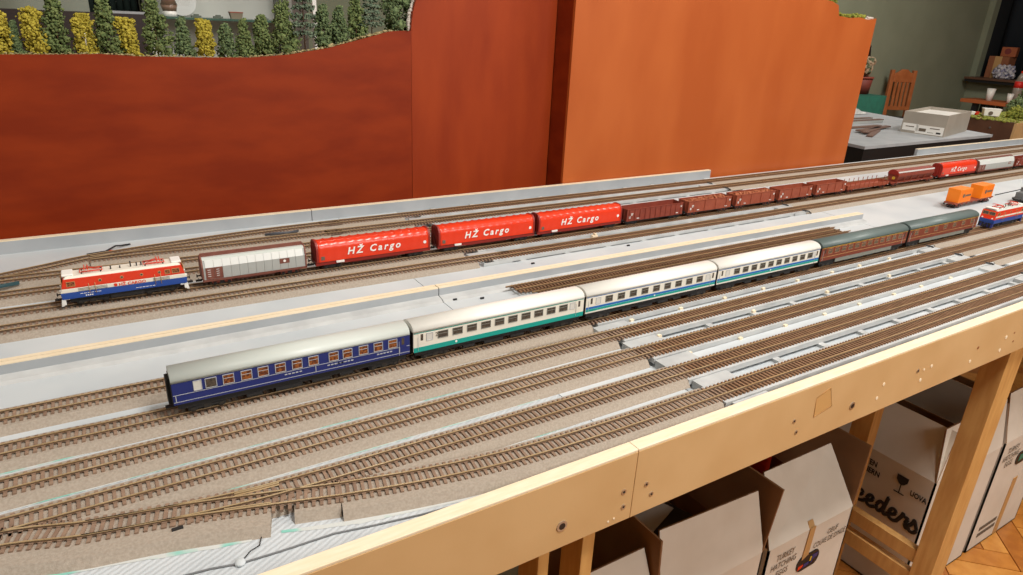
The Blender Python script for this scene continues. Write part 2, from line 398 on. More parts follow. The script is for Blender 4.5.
# closed lanes beside the tracks, and the sloping ends of the plates
for (ya, yb) in ((.692, .7045), (.562, .583), (1.066, 1.080), (1.21, 1.276), (1.329, 1.346)):
    MB().box(.63, 1.55, ya, yb, -.0178, -.0118).build('lane_plate', M['board'], modB)
for (ya, yb, xa) in ((.690, .706, .600), (.627, .646, .607), (.5615, .5835, .613), (.4995, .519, .618), (.4505, .4565, .622),
                     (1.066, 1.082, .585), (1.020, 1.0215, .59), (1.327, 1.349, .58)):
    for (x0, x1) in ((xa, xa + .062), (1.495, 1.555)):
        MB().box(x0, x1, ya, yb, -.0178, -.0068).build('end_plate', M['ply'], modB)
for y, sh in ((.729, .0), (.605, .0), (.667, 0)):
    for i, x in enumerate(BEAMS_X[:-1]):
        if y == .667 and i % 2: continue
        MB().box(x - .0035 + sh, x + .0035 + sh, y - .0245, y - .0206, -.0128, -.0088).build('dowel_end', M['edge'], modB)
for (x, y) in ((.468, .900), (.511, .886), (.682, .994), (.928, 1.004)):
    MB().box(x - .0035, x + .0035, y - .0016, y + .0016, BZ, BZ + .003).build('stud', M['black'], modB, bevel=.0006)
# legs and trestle under the boards
frame_leg(modA, .3405, .4515, .0145, .037); frame_leg(modA, .4005, .4515, .0175, .037)
frame_leg(modA, -.35, .46, .02, .04); frame_leg(modA, -.35, 1.33, .02, .04); frame_leg(modA, .40, 1.33, .02, .04)
frame_leg(modB, 1.400, .4515, .034, .041); frame_leg(modB, 1.435, .4535, .034, .037); frame_leg(modB, 1.400, .655, .0345, .045)
frame_leg(modB, 1.42, 1.33, .03, .045)
MB().box(1.404, 1.424, .4925, .655, -.658, -.624).build('trestle_rail', M['pine'], modB, bevel=.001)
MB().box(1.404, 1.424, .4925, .655, -.722, -.684).build('trestle_rail', M['pine'], modB, bevel=.001)
frame_leg(modC, 3.6, .46, .04, .04); frame_leg(modC, 4.8, .46, .04, .04); frame_leg(modC, 4.8, 1.33, .04, .04)

# ================================================================== TRACKS
def catmull(P, n=12):
    P = [Vector((x, y)) for x, y in P]; out = []
    for i in range(len(P) - 1):
        a, b, c, d = P[max(i - 1, 0)], P[i], P[i + 1], P[min(i + 2, len(P) - 1)]
        for k in range(n):
            t = k / n
            out.append(.5 * ((2 * b) + (c - a) * t + (2 * a - 5 * b + 4 * c - d) * t * t + (3 * b - a - 3 * c + d) * t ** 3))
    out.append(P[-1]); return out
def resample(P, step):
    P = catmull(P) if len(P) > 2 else [Vector(p) for p in P]
    res = []; acc = 0.0; nxt = 0.0
    for a, b in zip(P, P[1:]):
        L = (b - a).length
        if L < 1e-9: continue
        t = (b - a) / L
        while nxt <= acc + L:
            q = a + t * (nxt - acc); res.append((q.x, q.y, -t.y, t.x)); nxt += step
        acc += L
    e = P[-1]; t = (P[-1] - P[-2]).normalized(); res.append((e.x, e.y, -t.y, t.x))
    return res
G = .0178; PITCH = .0070
SL = .0163
def sleeper_box(mb, s, half=SL, wdt=.0031, mi=0, dz=0.0):
    x, y, nx, ny = s; tx, ty = ny, -nx; h = wdt / 2
    P = [(x + nx * a + tx * b, y + ny * a + ty * b) for a, b in ((-half, -h), (half, -h), (half, h), (-half, h))]
    mb.hexa([(p[0], p[1], -.0056 + dz) for p in P] + [(p[0], p[1], -.0026 + dz) for p in P], mi)
def chairs_box(mb, s):                        # the two moulded rail chairs on each sleeper
    pass
slm = MB().box(-.00150, .00150, -SL, SL, -.0026, 0)
slm.box(-.0018, .0018, -G / 2 - .0021, -G / 2 + .0021, 0, .0006); slm.box(-.0018, .0018, G / 2 - .0021, G / 2 + .0021, 0, .0006)
SLEEPER_ME = slm.mesh('sleeper', [M['sleeper']])
RAILP = [(-.0011, -.0026), (.0011, -.0026), (.0011, -.0021), (.0003, -.0018), (.0003, -.0010), (.00062, -.0008), (.00062, 0), (-.00062, 0), (-.00062, -.0008), (-.0003, -.0010), (-.0003, -.0018), (-.0011, -.0021)]
def bed_profile(top=.0200, base=.0264, dz=0.0, front=0.0):
    return [(-base - front, BZ), (-top - front, -.0040 + dz), (top, -.0040 + dz), (base, BZ)]
_TN = [0]
def one_track(label, pts, single_to=None, bed=((-9, .60),), root=None, wide=None, group=None):
    _TN[0] += 1; bdz = -.00018 * (_TN[0] % 3)
    org = (pts[0][0], pts[0][1], 0)
    root = root or thing('track', label, 'railway track', org, group=group)
    path = resample(pts, .015)
    for sgn in (-1, 1):
        q = [(x + nx * sgn * G / 2, y + ny * sgn * G / 2, nx, ny) for x, y, nx, ny in path]
        a = [s for s in q if s[0] <= .66]; b = [s for s in q if s[0] >= .645]
        mb = MB()
        if len(a) > 1: mb.sweep(a, RAILP, 2, edge_mi={5: 0, 6: 0, 7: 0})
        if len(b) > 1: mb.sweep(b, RAILP, 2, edge_mi={5: 1, 6: 1, 7: 1})
        mb.build('rail', [M['rail'], M['rail_dark'], M['rail_side']], root, org)
    far = MB(); near_n = 0
    for s in resample(pts, PITCH)[:-1]:
        if single_to is not None and s[0] < single_to and near_n < 290:
            near_n += 1
            link('sleeper', SLEEPER_ME, root, (s[0] - org[0], s[1] - org[1], -.0026), math.atan2(s[3], s[2]) - PI / 2)
        else: sleeper_box(far, s, mi=0 if s[0] < .63 else 1)
    if far.v: far.build('sleeper_rows', [M['sleeper'], M['sleeper_dark']], root, org, kind='stuff')
    for (xa, xb, *fr) in bed:
        seg = [s for s in resample(pts, .02) if xa <= s[0] <= xb]
        if len(seg) > 1: MB().sweep(seg, bed_profile(dz=bdz, front=fr[0] if fr else 0.0)).build('roadbed', M['bed'], root, org)
    return root, org
END = 4.6
BEDS = ((-9, .605), (1.545, 9))
F_PTS = [(.150, .5165), (.227, .499), (.317, .4855), (.425, .4795), (.55, .478), (.75, .478), (1.4, .478), (END, .478)]
one_track('nearest track, running along the pale wooden front fascia', F_PTS, .34, ((-9, .36, .007), (.34, .622), (1.545, 9)))
one_track('second track from the wooden fascia, branching straight from the points', [(.150, .5435), (.25, .542), (.35, .5405), (.6, .540), (1.2, .540), (END, .540)], .34, ((-9, .618), (1.545, 9)))
one_track('third track from the wooden fascia, empty, full length of the yard', [(-.36, .605), (-.1, .605), (.5, .605), (1.2, .605), (END, .605)], .2, ((-9, .613), (1.545, 9)))
one_track('empty track directly in front of the passenger train', [(-.36, .667), (-.1, .667), (.5, .667), (1.2, .667), (END, .667)], .2, ((-9, .607), (1.545, 9)))
one_track('track under the blue, white and brown passenger train', [(-.36, .7315), (-.1, .7315), (.1, .7285), (1.2, .727), (END, .727)], .1, ((-9, .600), (1.545, 9)))
one_track('short track behind the navy blue sleeping coach at left', [(-.36, .803), (-.1, .803), (.03, .801), (.15, .795), (.27, .785)], .05, ((-9, .27),))
one_track('track between the freight train and the pale topped batten', [(-.36, 1.052), (-.1, 1.052), (.3, 1.047), (.65, 1.042), (1.2, 1.040), (2.0, 1.046), (END, 1.050)], None, ((-9, .592), (1.535, 9)))
one_track('track carrying the long freight train', [(-.36, 1.113), (-.1, 1.113), (.2, 1.105), (.7, 1.103), (1.4, 1.105), (END, 1.108)], None, ((-9, .590), (1.538, 9)))
one_track('track just behind the red, white and blue freight locomotive', [(-.36, 1.190), (0, 1.188), (.5, 1.182), (1.4, 1.180), (END, 1.180)], None, BEDS)
one_track('track starting at the rear points, hidden behind the freight wagons', [(-.36, 1.268), (-.07, 1.257), (.12, 1.247), (.3, 1.243), (.75, 1.243)], None, ((-9, .55),))
one_track('second track from the red stained backdrop panels', [(-.03, 1.316), (.06, 1.314), (.16, 1.309), (.4, 1.307), (.8, 1.305), (END, 1.305)], None, ((-9, .58), (1.535, 9)))
one_track('rearmost track, against the grey rim by the red backdrop', [(-.155, 1.278), (-.10, 1.298), (-.039, 1.322), (.03, 1.336), (.099, 1.346), (.253, 1.363), (.42, 1.369), (.8, 1.370), (END, 1.370)], None, ((-9, .58), (1.538, 9)))

# turnout at lower left
pts_main = [(-.36, .6135), (-.20, .598), (-.114, .587), (-.056, .5685), (.009, .5555), (.076, .5375), (.150, .5165)]
sw, so = one_track('points in the lower left corner where two front tracks divide', pts_main, 9, ((-9, .108, .012), (.100, .16)))
sw.name = 'railway_points'
str_p = [(-.056, .5685), (.009, .5555), (.078, .5465), (.150, .5435)]
for sgn in (-1, 1):
    q = [(x + nx * sgn * G / 2, y + ny * sgn * G / 2, nx, ny) for x, y, nx, ny in resample(str_p, .01)]
    MB().sweep(q, RAILP, 1, edge_mi={5: 0, 6: 0, 7: 0}).build('branch_rail', [M['rail'], M['rail_side']], sw, so)
for (o_, a, b) in ((G / 2 - .0022, .06, .11), (-G / 2 + .0022, .05, .10)):
    q = [(x + nx * o_, y + ny * o_, nx, ny) for x, y, nx, ny in resample(pts_main if o_ < 0 else str_p, .01) if a < x < b]
    MB().sweep(q, RAILP).build('check_rail', M['rail'], sw, so)
for s in resample(str_p, PITCH)[9:-1]:
    link('sleeper', SLEEPER_ME, sw, (s[0] - so[0], s[1] - so[1], -.00275), math.atan2(s[3], s[2]) - PI / 2)
MB().box(.008, .017, .5330, .5365, -.0056, -.003).build('point_motor_tab', M['dark'], sw, so)
MB().sweep([s for s in resample(str_p, .02) if s[0] > -.02], bed_profile(dz=-.0005)).build('roadbed', M['bed'], sw, so)
MB().hexa([(-.087, .5375, BZ), (-.077, .5375, BZ), (-.077, .553, -.0056), (-.087, .553, -.0056), (-.087, .5378, BZ + .001), (-.077, .5378, BZ + .001), (-.077, .553, -.0046), (-.087, .553, -.0046)]).build('card_tab', M['bed'], sw, so)
# smeared mint paint along the edges of the roadbed on the left board
def ribbon(pts, side, wmin, wmax, parent, ex=0.0):
    mb = MB(); prev = None
    for s in resample(pts, .006):
        wd = wmin + (wmax - wmin) * (.5 + .5 * math.sin(s[0] * 57 + side * 3 + s[1] * 40)) * random.uniform(.5, 1)
        a = (s[0] + s[2] * side * (.0255 + ex), s[1] + s[3] * side * (.0255 + ex)); b = (s[0] + s[2] * side * (.0264 + ex + wd), s[1] + s[3] * side * (.0264 + ex + wd))
        n = len(mb.v); mb.v += [(a[0], a[1], BZ + .0006), (b[0], b[1], BZ + .0003)]
        if prev is not None: mb.face((prev, n, n + 1, prev + 1))
        prev = n
    mb.build('paint_smear', M['paint'], parent)
ribbon([(-.36, .6135), (-.20, .598), (-.114, .587), (-.056, .5685), (.009, .5555), (.076, .5375)], -1, .001, .006, modA, .012)
ribbon([(.100, .531), (.150, .5165), (.227, .499), (.317, .4855)], -1, .002, .006, modA, .007)
for y, xa, xb in ((.667, -.36, .40), (.605, -.36, .42), (.7305, -.36, .2), (.541, .25, .44)):
    ribbon([(xa, y), (xb, y)], -1, .0006, .0016, modA)
# ramp piece of roadbed lying against the fascia right of the board joint
# black clips at the far module joint
for y in (.478, .540, .605, .667, .727, 1.040, 1.105, 1.305, 1.370):
    MB().tube([(1.552, y - .026, BZ + .002), (1.542, y - .024, -.004), (1.536, y - .016, -.0035), (1.532, y - .012, -.0035)], .0017, 6).build('joint_clip', M['black'], modB)
# loose flexible track lengths lying by the batten
def loose(label, x0, x1, y, z, grp):
    org = (x0, y, z)
    root = thing('flexible_track', label, 'railway track', org)
    pth = resample([(x0, y), (x1, y)], .02)
    for sgn in (-1, 1):
        MB().sweep([(x0 - .010 - .004 * sgn, y + sgn * G / 2, 0, 1)] + [(a, b + sgn * G / 2, c, d) for a, b, c, d in pth] + [(x1 + (.006 if sgn > 0 else -.004), y + sgn * G / 2, 0, 1)], RAILP, 1, edge_mi={5: 0, 6: 0, 7: 0}).build('rail', [M['rail_dark'], M['rail_side']], root, (x0, y, 0))
    mb = MB()
    for s in resample([(x0 + .002, y), (x1, y)], PITCH)[:-1]: sleeper_box(mb, s)
    mb.build('sleeper_rows', M['sleeper_dark'], root, (x0, y, 0), kind='stuff')
zb = BZ + .0058
loose('loose flexible track lying nearest the white coaches', .610, 1.487, .857, zb, 0)
loose('loose flexible track lying nearest the dividing batten', .590, 1.478, .8925, zb, 0)
loose('loose flexible track stacked on top of the other two', .574, 1.445, .884, zb + .0058, 0)

# ================================================================== RED BACKDROP MODULES
def scale_y(P, y0, y1):
    k = y1 / y0
    return [(x * k, HC + (z - HC) * k) for x, z in P]
YL, YR = 1.522, 1.447
hill = scale_y([(-.40, .330), (-.25, .322), (-.106, .321), (-.019, .322), (.043, .324), (.107, .3205), (.211, .320), (.305, .321), (.385, .328), (.47, .343), (.538, .361), (.608, .380), (.631, .382), (.658, .383)], 1.5, YL)
left = thing('scenery_module', 'left scenery module with dark red backdrop and model trees on top', 'scenery', (0, 1.6, 0)); left.location = (0, 0, 0)
xs = hill[-1][0]
MB().prism([(-.40, -.10)] + [(xs - .0008, -.10)] + hill[::-1], YL, YL + .009, 'y').build('low_backdrop_panel', M['panel'], left)
tall = [(xs + .0004, -.10), (1.071, -.10), (1.071, .62), (.74, .60), (.70, .56), (.690, .50)] + scale_y([(.675, .462), (.671, .448), (.663, .422), (.659, .395)], 1.5, YL) + [(xs + .0004, hill[-1][1])]
MB().prism(tall, YL, YL + .009, 'y').build('tall_backdrop_panel', M['panel2'], left)
mb = MB()
rk = scale_y([(.659, .384), (.6595, .395), (.663, .422), (.671, .448), (.678, .472)], 1.5, YL)
for (xa, za), (xb, zb_) in zip(rk, rk[1:]):
    for t in range(7):
        mb.ico((xa + (xb - xa) * t / 7 - .003, YL + .012, za + (zb_ - za) * t / 7), random.uniform(.003, .0055), .3)
mb.build('plaster_edge', M['plaster'], left)
# ground surface behind the panel and turf lip
mb = MB()
gs = [h for h in hill]
for (xa, za), (xb, zb_) in zip(gs, gs[1:]):
    n = len(mb.v); mb.v += [(xa, YL + .009, za - .003), (xb, YL + .009, zb_ - .003), (xb, YL + .20, zb_ - .05), (xa, YL + .20, za - .05)]; mb.face((n, n + 1, n + 2, n + 3))
mb.build('scenic_ground', M['grass'], left)
mb = MB()
for (xa, za), (xb, zb_) in zip(hill, hill[1:]):
    slope = abs(zb_ - za) / (xb - xa)
    for t in range(int((xb - xa) / .0028)):
        q = t * .0028 / (xb - xa)
        mb.ico((xa + (xb - xa) * q, YL + .012 + random.uniform(-.003, .02), za + (zb_ - za) * q + random.uniform(-.002, .0015) + slope * .004), random.uniform(.0015, .0028 + slope * .010), .4, sq=.6)
mb.build('turf_lip', M['grass'], left, kind='stuff')
MB().box(-.40, 1.071, YL + .20, YL + .21, -.10, .25).box(-.40, -.39, YL + .009, YL + .20, -.10, .25).box(1.06, 1.071, YL + .009, YL + .20, -.10, .40).build('module_side', M['panel'], left)
for x in (-.38, .2, 1.02):
    MB().box(x, x + .03, YL + .01, YL + .05, FZ, -.10).build('leg', M['pine'], left); MB().box(x, x + .03, YL + .16, YL + .20, FZ, -.10).build('leg', M['pine'], left)
rgt = thing('scenery_module', 'right scenery module with tall lighter orange backdrop panel', 'scenery', (1.7, 1.6, 0)); rgt.location = (0, 0, 0)
XE = 2.345
pr = [(1.0735, -.14), (XE, -.14), (XE, .476), (2.302, .470), (2.253, .476), (2.2, .472), (2.134, .476), (2.122, .507), (2.087, .517), (2.05, .520), (1.9, .54), (1.6, .60), (1.3, .64), (1.0735, .62)]
MB().prism(pr, YR, YR + .009, 'y').build('tall_backdrop_panel', M['panel3'], rgt)
MB().box(1.0735, 1.082, YR + .009, YR + .40, -.14, .60).build('end_panel', M['panel'], rgt)
MB().box(XE - .009, XE, YR + .009, YR + .40, -.14, .44).build('end_panel', M['panel'], rgt)
MB().box(1.082, XE - .009, YR + .009, YR + .40, .40, .42).build('scenic_ground', M['grass2'], rgt)
mb = MB()
for (xa, za), (xb, zb_) in ((( 2.138, .478), (2.2, .474)), ((2.2, .474), (2.253, .479)), ((2.253, .479), (2.303, .473)), ((2.06, .522), (2.122, .511)), ((2.08, .53), (2.128, .512))):
    for t in range(int((xb - xa) / .0016)):
        q = t * .0016 / (xb - xa)
        mb.ico((xa + (xb - xa) * q, YR + .012 + random.uniform(-.006, .02), za + (zb_ - za) * q + random.uniform(-.002, .007)), random.uniform(.003, .006), .4)
mb.build('turf_lip', M['grass2'], rgt, kind='stuff')
mb = MB()
for t in range(16): mb.ico((2.303 + t * .0024, YR + .012, .472 + random.uniform(0, .006)), .005, .4)
mb.build('plaster_edge', M['plaster'], rgt)
for x in (1.10, XE - .06):
    MB().box(x, x + .04, YR + .01, YR + .05, FZ, -.14).build('leg', M['pine'], rgt); MB().box(x, x + .04, YR + .34, YR + .39, FZ, -.14).build('leg', M['pine'], rgt)

# ---- model trees on the left module
def crown(h, wd, kind):
    mb = MB(); R = wd / 2
    n = 760 if kind != 'p' else 640
    if kind == 'p':                                   # layered pine: flat tiers with gaps
        tiers = 7
        for t in range(tiers):
            zc = h * (.30 + .68 * t / (tiers - 1)); rr = R * (1.0 - .55 * t / (tiers - 1)) * random.uniform(.8, 1.05)
            for _ in range(n // tiers):
                a = random.uniform(0, 2 * PI); q = math.sqrt(random.random()) * rr
                mb.ico((q * math.cos(a), q * math.sin(a), zc + random.gauss(0, h * .018) - q * .10), random.uniform(.0016, .0032), .45)
        return mb
    nc = 15 if kind in 'yl' else 22
    cl = []
    for c_ in range(nc):
        u = (c_ + .5) / nc * .90 + .05
        if kind == 'y': pr_ = (.62 - .22 * u) * (1.0 if u > .12 else .8)
        elif kind == 'l': pr_ = .72 * math.sqrt(max(.08, 1 - (2 * u - .85) ** 2 * .8))
        else: pr_ = .74 - .62 * u
        a = c_ * 2.399 + random.uniform(-.5, .5); q = R * pr_ * random.uniform(.45, 1.05)
        cl.append((q * math.cos(a), q * math.sin(a), h * u, R * (.46 - .22 * u if kind in 'gd' else .46) * random.uniform(.8, 1.25)))
    for _ in range(n):
        (x, y, z, r) = random.choice(cl); v = Vector((random.gauss(0, 1), random.gauss(0, 1), random.gauss(0, 1))).normalized() * r * random.uniform(.55, 1.0)
        mb.ico((x + v.x, y + v.y, min(max(z + v.z * 1.05, h * .02), h)), random.uniform(.0014, .0030), .5)
    for (x, y, z, r) in cl: mb.ico((x, y, z), r * .55, .2)
    return mb
TL = [('y', -.102, .319, .071, .036), ('d', -.082, .319, .059, .018), ('y', -.053, .32, .078, .044), ('g', -.018, .32, .106, .05), ('y', .023, .321, .070, .038),
      ('g', .061, .321, .104, .048), ('y', .096, .322, .065, .040), ('g', .143, .323, .110, .054), ('d', .191, .323, .071, .036), ('y', .230, .324, .066, .036),
      ('d', .270, .323, .061, .04), ('g', .306, .323, .072, .036), ('g', .342, .322, .080, .046), ('g', .387, .324, .107, .06), ('p', .430, .329, .145, .05),
      ('d', .471, .342, .087, .044), ('d', .507, .349, .080, .042), ('g', .546, .358, .10, .044), ('p', .582, .366, .105, .046), ('l', .647, .380, .088, .066)]
TLAB = ['yellow model tree at the left edge of the row', 'slim dark conifer squeezed between the two leftmost yellow trees', 'second yellow model tree from the left',
        'tall green conifer, leftmost of the three tall cones', 'yellow model tree showing a bare white stem', 'tall green conifer between the third and fourth yellow trees',
        'fourth yellow model tree, shortest and roundest', 'broad tall green conifer, rightmost of the three tall cones', 'dark green tree left of the rightmost yellow tree',
        'yellow model tree farthest to the right, among green ones', 'small dark tree right of the rightmost yellow tree', 'green tree in front of the pale cabinet, third after the last yellow tree',
        'green tree left of the knobbly topped tall conifer', 'tall conifer with a knobbly top before the dark post', 'layered blue green pine with a thin dark trunk',
        'dark bushy tree first on the rising slope', 'dark bushy tree second on the rising slope', 'green tree halfway up the rising slope',
        'blue green pine with reddish trunk near the slope top', 'pale olive round tree at the top of the slope']
for (k, x, z, h, wd), lb in zip(TL, TLAB):
    kk = YL / 1.5
    px, pz = x * kk, HC + (z - HC) * kk
    t = thing('model_tree', lb, 'tree', (px, YL + .045, pz - .004), group='model trees along the red backdrop')
    m_ = {'y': 't_yellow', 'd': 't_dark', 'g': 't_green', 'p': 't_pine', 'l': 't_dark'}[k]
    crown(h * 1.06, wd * (1.30 if k in 'dg' else 1.36), k).build('foliage', M[m_], t)
    mb = MB(); mb.cyl((0, 0, -.004), (0, 0, h * .9), .0016, 7, 0, .0005)
    for b_ in range(6):
        a = b_ * 2.1; zz = h * (.2 + .1 * b_); mb.cyl((0, 0, zz), (math.cos(a) * wd * .3, math.sin(a) * wd * .3, zz + .008), .0006, 5, 0, .0003)
    mb.build('trunk', M['birch'] if lb.endswith('white stem') else M['bark'], t)
    if lb.endswith('white stem'):
        MB().cyl((.001, -wd * .42, .02), (.002, -wd * .42, .042), .0011, 6).cyl((.001, -wd * .42, .03), (-.003, -wd * .42, .037), .0008, 5).build('bare_branch', M['birch'], t)

# ================================================================== ROLLING STOCK
WHEELSET = MB().cyl((0, -.0098, 0), (0, -.0072, 0), .0056, 14).cyl((0, .0072, 0), (0, .0098, 0), .0056, 14).cyl((0, -.0072, 0), (0, .0072, 0), .0012, 6).mesh('wheelset', [M['wheel']])
def bogie_mesh(wb, m, m2):
    mb = MB(); h = wb / 2
    for s in (-1, 1):
        y = s * .0118
        mb.box(-h - .004, h + .004, y - .001, y + .001, .0045, .0078, 0)
        for x in (-h, h): mb.box(x - .0022, x + .0022, y - .0017, y + .0017, .0036, .0070, 1)
        mb.box(-.0035, .0035, y - .0014, y + .0014, .0032, .0085, 1)
    mb.box(-.003, .003, -.011, .011, .006, .0095, 0)
    return mb.mesh('bogie', [m, m2])
BOG = {'dark': bogie_mesh(.029, M['dark'], M['wheel']), 'short': bogie_mesh(.0215, M['dark'], M['dark']), 'ox': bogie_mesh(.0215, M['ox'], M['dark']), 'loco': bogie_mesh(.032, M['dark'], M['wheel'])}
def bogies(root, xs, kind, wb):
    for x in xs:
        b = link('bogie', BOG[kind], root, (x, 0, 0))
        for s in (-1, 1): link('wheelset', WHEELSET, b, (s * wb / 2, 0, .0056))
def buffers(root, L, z=.0125):
    for s in (-1, 1):
        for y in (-.0095, .0095):
            mb = MB(); mb.cyl((s * L, y, z), (s * (L + .005), y, z), .0011, 8); mb.cyl((s * (L + .005), y, z), (s * (L + .0062), y, z), .0026, 10)
            mb.build('buffer', M['dark'], root)
        MB().box(min(s * L, s * (L + .009)), max(s * L, s * (L + .009)), -.002, .002, .007, .0095).build('coupler', M['dark'], root)
def window_mesh(wd, h, fr, pane, frame, bar=False):
    mb = MB(); y = -.0006
    mb.box(-wd / 2, wd / 2, -.0002, .0004, 0, h, 1)
    mb.box(-wd / 2 - fr, -wd / 2, y, .0004, -fr, h + fr, 0); mb.box(wd / 2, wd / 2 + fr, y, .0004, -fr, h + fr, 0)
    mb.box(-wd / 2, wd / 2, y, .0004, -fr, 0, 0); mb.box(-wd / 2, wd / 2, y, .0004, h, h + fr, 0)
    if bar: mb.box(-wd / 2, wd / 2, y + .0001, .0004, h * .6, h * .6 + .0005, 0)
    return mb.mesh('window', [frame, pane])
CW = .0168
def coach(label, xc, L, body, roof, stripes, wins, wsize, pane, frame, doors, extras=None, under='dark', frosted=(), skirt=None):
    """body half length L/2; wins = window x positions (world); stripes = (z0, z1, material)"""
    root = thing('passenger_coach', label, 'railway coach', (xc, .727, 0))
    h = L / 2; z0, z1, zt = .0160, .0430, .0538
    MB().box(-h, h, -CW, CW, z0, z1).build('body', body, root, bevel=.0006)
    prof = [(-CW - .0004, z1 - .0004)] + [(-math.cos(t) * (CW + .0004) , z1 + math.sin(t) ** .85 * (zt - z1)) for t in [PI * i / 16 for i in range(1, 16)]] + [(CW + .0004, z1 - .0004)]
    MB().prism(prof, -h, h, 'x', sm=True).build('roof', roof, root)
    for (a, b, m) in stripes:
        for s in (-1, 1):
            y0, y1 = (-CW - .00025, -CW) if s < 0 else (CW, CW + .00025)
            MB().box(-h + .0005, h - .0005, y0, y1, a + .004, b + .004).build('stripe', m, root)
    wm = window_mesh(wsize[0], wsize[1], .0007, pane, frame, True)
    zw = wsize[2] + .004
    for x in wins:
        link('window', wm, root, (x - xc, -CW, zw)); link('window', wm, root, (x - xc, CW, zw), PI)
    if frosted:
        fm = window_mesh(.0085, .0095, .0005, M['frost'], M['silver'])
        for x in frosted: link('frosted_window', fm, root, (x - xc, -CW, zw)); link('frosted_window', fm, root, (x - xc, CW, zw), PI)
    for x in doors:
        for s in (-1, 1):
            d = link('door', DOOR[0] if body is not M['navy'] else DOOR[1], root, (x - xc, s * CW, .0160), 0 if s < 0 else PI)
    MB().box(-h + .004, h - .004, -.0135, .0135, .0085, z0).box(-.03, .0, -.0145, .0145, .0045, .0085).box(.012, .034, -.0145, -.002, .0050, .0085).box(-.062, -.045, -.0145, .0145, .0052, .0085).box(.046, .062, -.014, .014, .0055, .0085).build('underframe', M['dark'], root)
    if skirt:
        for s in (-1, 1): MB().box(-h + .05, h - .05, s * .0158 - .0006, s * .0158 + .0006, .0085, z0).build('skirt', skirt, root)
    bogies(root, (-h + .033, h - .033), 'dark', .029)
    for s in (-1, 1):
        MB().box(min(s * h, s * (h + .0005)), max(s * h, s * (h + .0005)), -CW + .0008, CW - .0008, z0 + .0005, z1).build('end_wall', M['dark'], root)
        MB().box(min(s * h, s * (h + .004)), max(s * h, s * (h + .004)), -.0075, .0075, .0135, .0445).build('gangway', M['black'], root, bevel=.0008)
    MB().box(-h - .0075, -h + .004, -.002, .002, .0065, .0090).box(h - .004, h + .0075, -.002, .002, .0065, .0090).build('coupler', M['black'], root)
    vm = MB()
    for i in range(11):
        x = -h + L * (i + .5) / 11
        vm.box(x - .003, x + .003, -.0075, -.0058, .0512, .0524)
    vm.build('roof_vents', roof, root)
    return root
def door_mesh(m, pane):
    mb = MB().box(-.0048, .0048, -.0003, .0003, .0104, .0255, 0).box(-.0018, .0018, -.0005, .0003, .0150, .0240, 1).box(-.0054, -.0050, -.0007, .0003, .001, .020, 2)
    return mb.mesh('door', [m, pane, M['silver']])
DOOR = [door_mesh(M['cream'], M['pane']), door_mesh(M['navy'], M['pane'])]
# --- navy sleeping car
Xs = lambda a, b: ((a + b) / 2, b - a - .012)
xc, L = .1695, .273
slc = coach('navy blue sleeping coach with silver lines and amber curtained windows', xc, L, M['navy'], M['roof_grey'],
            [(.0236, .0242, M['silver']), (.0152, .0158, M['silver'])],
            [.090, .109, .127, .146, .165, .184, .208, .225, .245, .264, .283], (.0105, .0105, .0258), M['pane_warm'], M['silver'], [.2965])
link('end_window', window_mesh(.0105, .0105, .0007, M['pane'], M['silver']), slc, (.072 - xc, -CW, .0298))
link('toilet_window', window_mesh(.0075, .0108, .0006, M['frost'], M['silver']), slc, (.0585 - xc, -CW, .0298))
for x in (.150, .200, .212, .262):
    for k in range(5): MB().box(x - xc + k * .0042, x - xc + k * .0042 + .0030, -CW - .0004, -CW, .0240, .0254).build('lettering_mark', M['silver'], slc)
for x in (.036, .292, .186): MB().box(x - xc - .0004, x - xc + .0004, -CW - .0005, -CW, .0192, .0282).build('line_end', M['silver'], slc)
# --- white and teal coach
xc = (.3108 + .5825) / 2
gc = coach('white coach with one broad teal stripe and teal roof line', xc, .2717, M['cream'], M['roof_white'],
           [(.0112, .0178, M['teal']), (.0374, .0384, M['teal'])], [.3525 + .0214 * i for i in range(10)], (.0135, .0088, .0258), M['pane'], M['skirt'], [.3225, .5735], frosted=(.3335, .5615))
text_obj('numeral', '2', .008, M['ink2'], gc, (.3425 - xc - .0012, -CW - .0004, .033))
MB().cyl((.372 - xc, -CW, .0192), (.372 - xc, -CW - .0005, .0192), .0016, 10).build('emblem', M['white'], gc)
# --- two white coaches with blue and teal stripes
st3 = [(.0188, .0222, M['sky']), (.0150, .0184, M['teal']), (.0374, .0382, M['sky'])]
for (a, b, lab, ws, fr) in ((.5865, .8610, 'white coach striped blue and teal, coupled behind the teal striped one', [.630 + .0240 * i for i in range(9)], (.6095, .841)),
                    (.8655, 1.1405, 'white coach striped blue and teal, coupled to the brown coaches', [.912 + .0222 * i for i in range(10)], (.889, 1.124))):
    xc = (a + b) / 2
    r_ = coach(lab, xc, b - a, M['cream'], M['roof_white'], st3, ws, (.0125, .0090, .0256), M['pane'], M['skirt'], [a + .010, b - .008], frosted=fr)
    MB().cyl((0, -CW, .0224), (0, -CW - .0005, .0224), .0014, 10).build('emblem', M['white'], r_)
# --- two maroon brown coaches
DOOR = [door_mesh(M['brown_red'], M['pane'])] * 2
for (a, b, lab, nw) in ((1.1470, 1.4383, 'maroon brown coach with slate grey roof, coupled to the white coaches', 12), (1.4470, 1.7341, 'maroon brown coach with slate grey roof, next to the red locomotive', 7)):
    xc = (a + b) / 2
    coach(lab, xc, b - a, M['brown_red'], M['roof_dark'], [(.0190, .0198, M['tape']), (.0372, .0380, M['gold'])],
          [a + .027 + (b - a - .054) * i / (nw - 1) for i in range(nw)], (.0140, .0098, .0252), mat('grey_pane', (104, 88, 72), .2), mat('tan_frame', (168, 112, 78), .5), [a + .011, b - .011], skirt=M['skirt'])

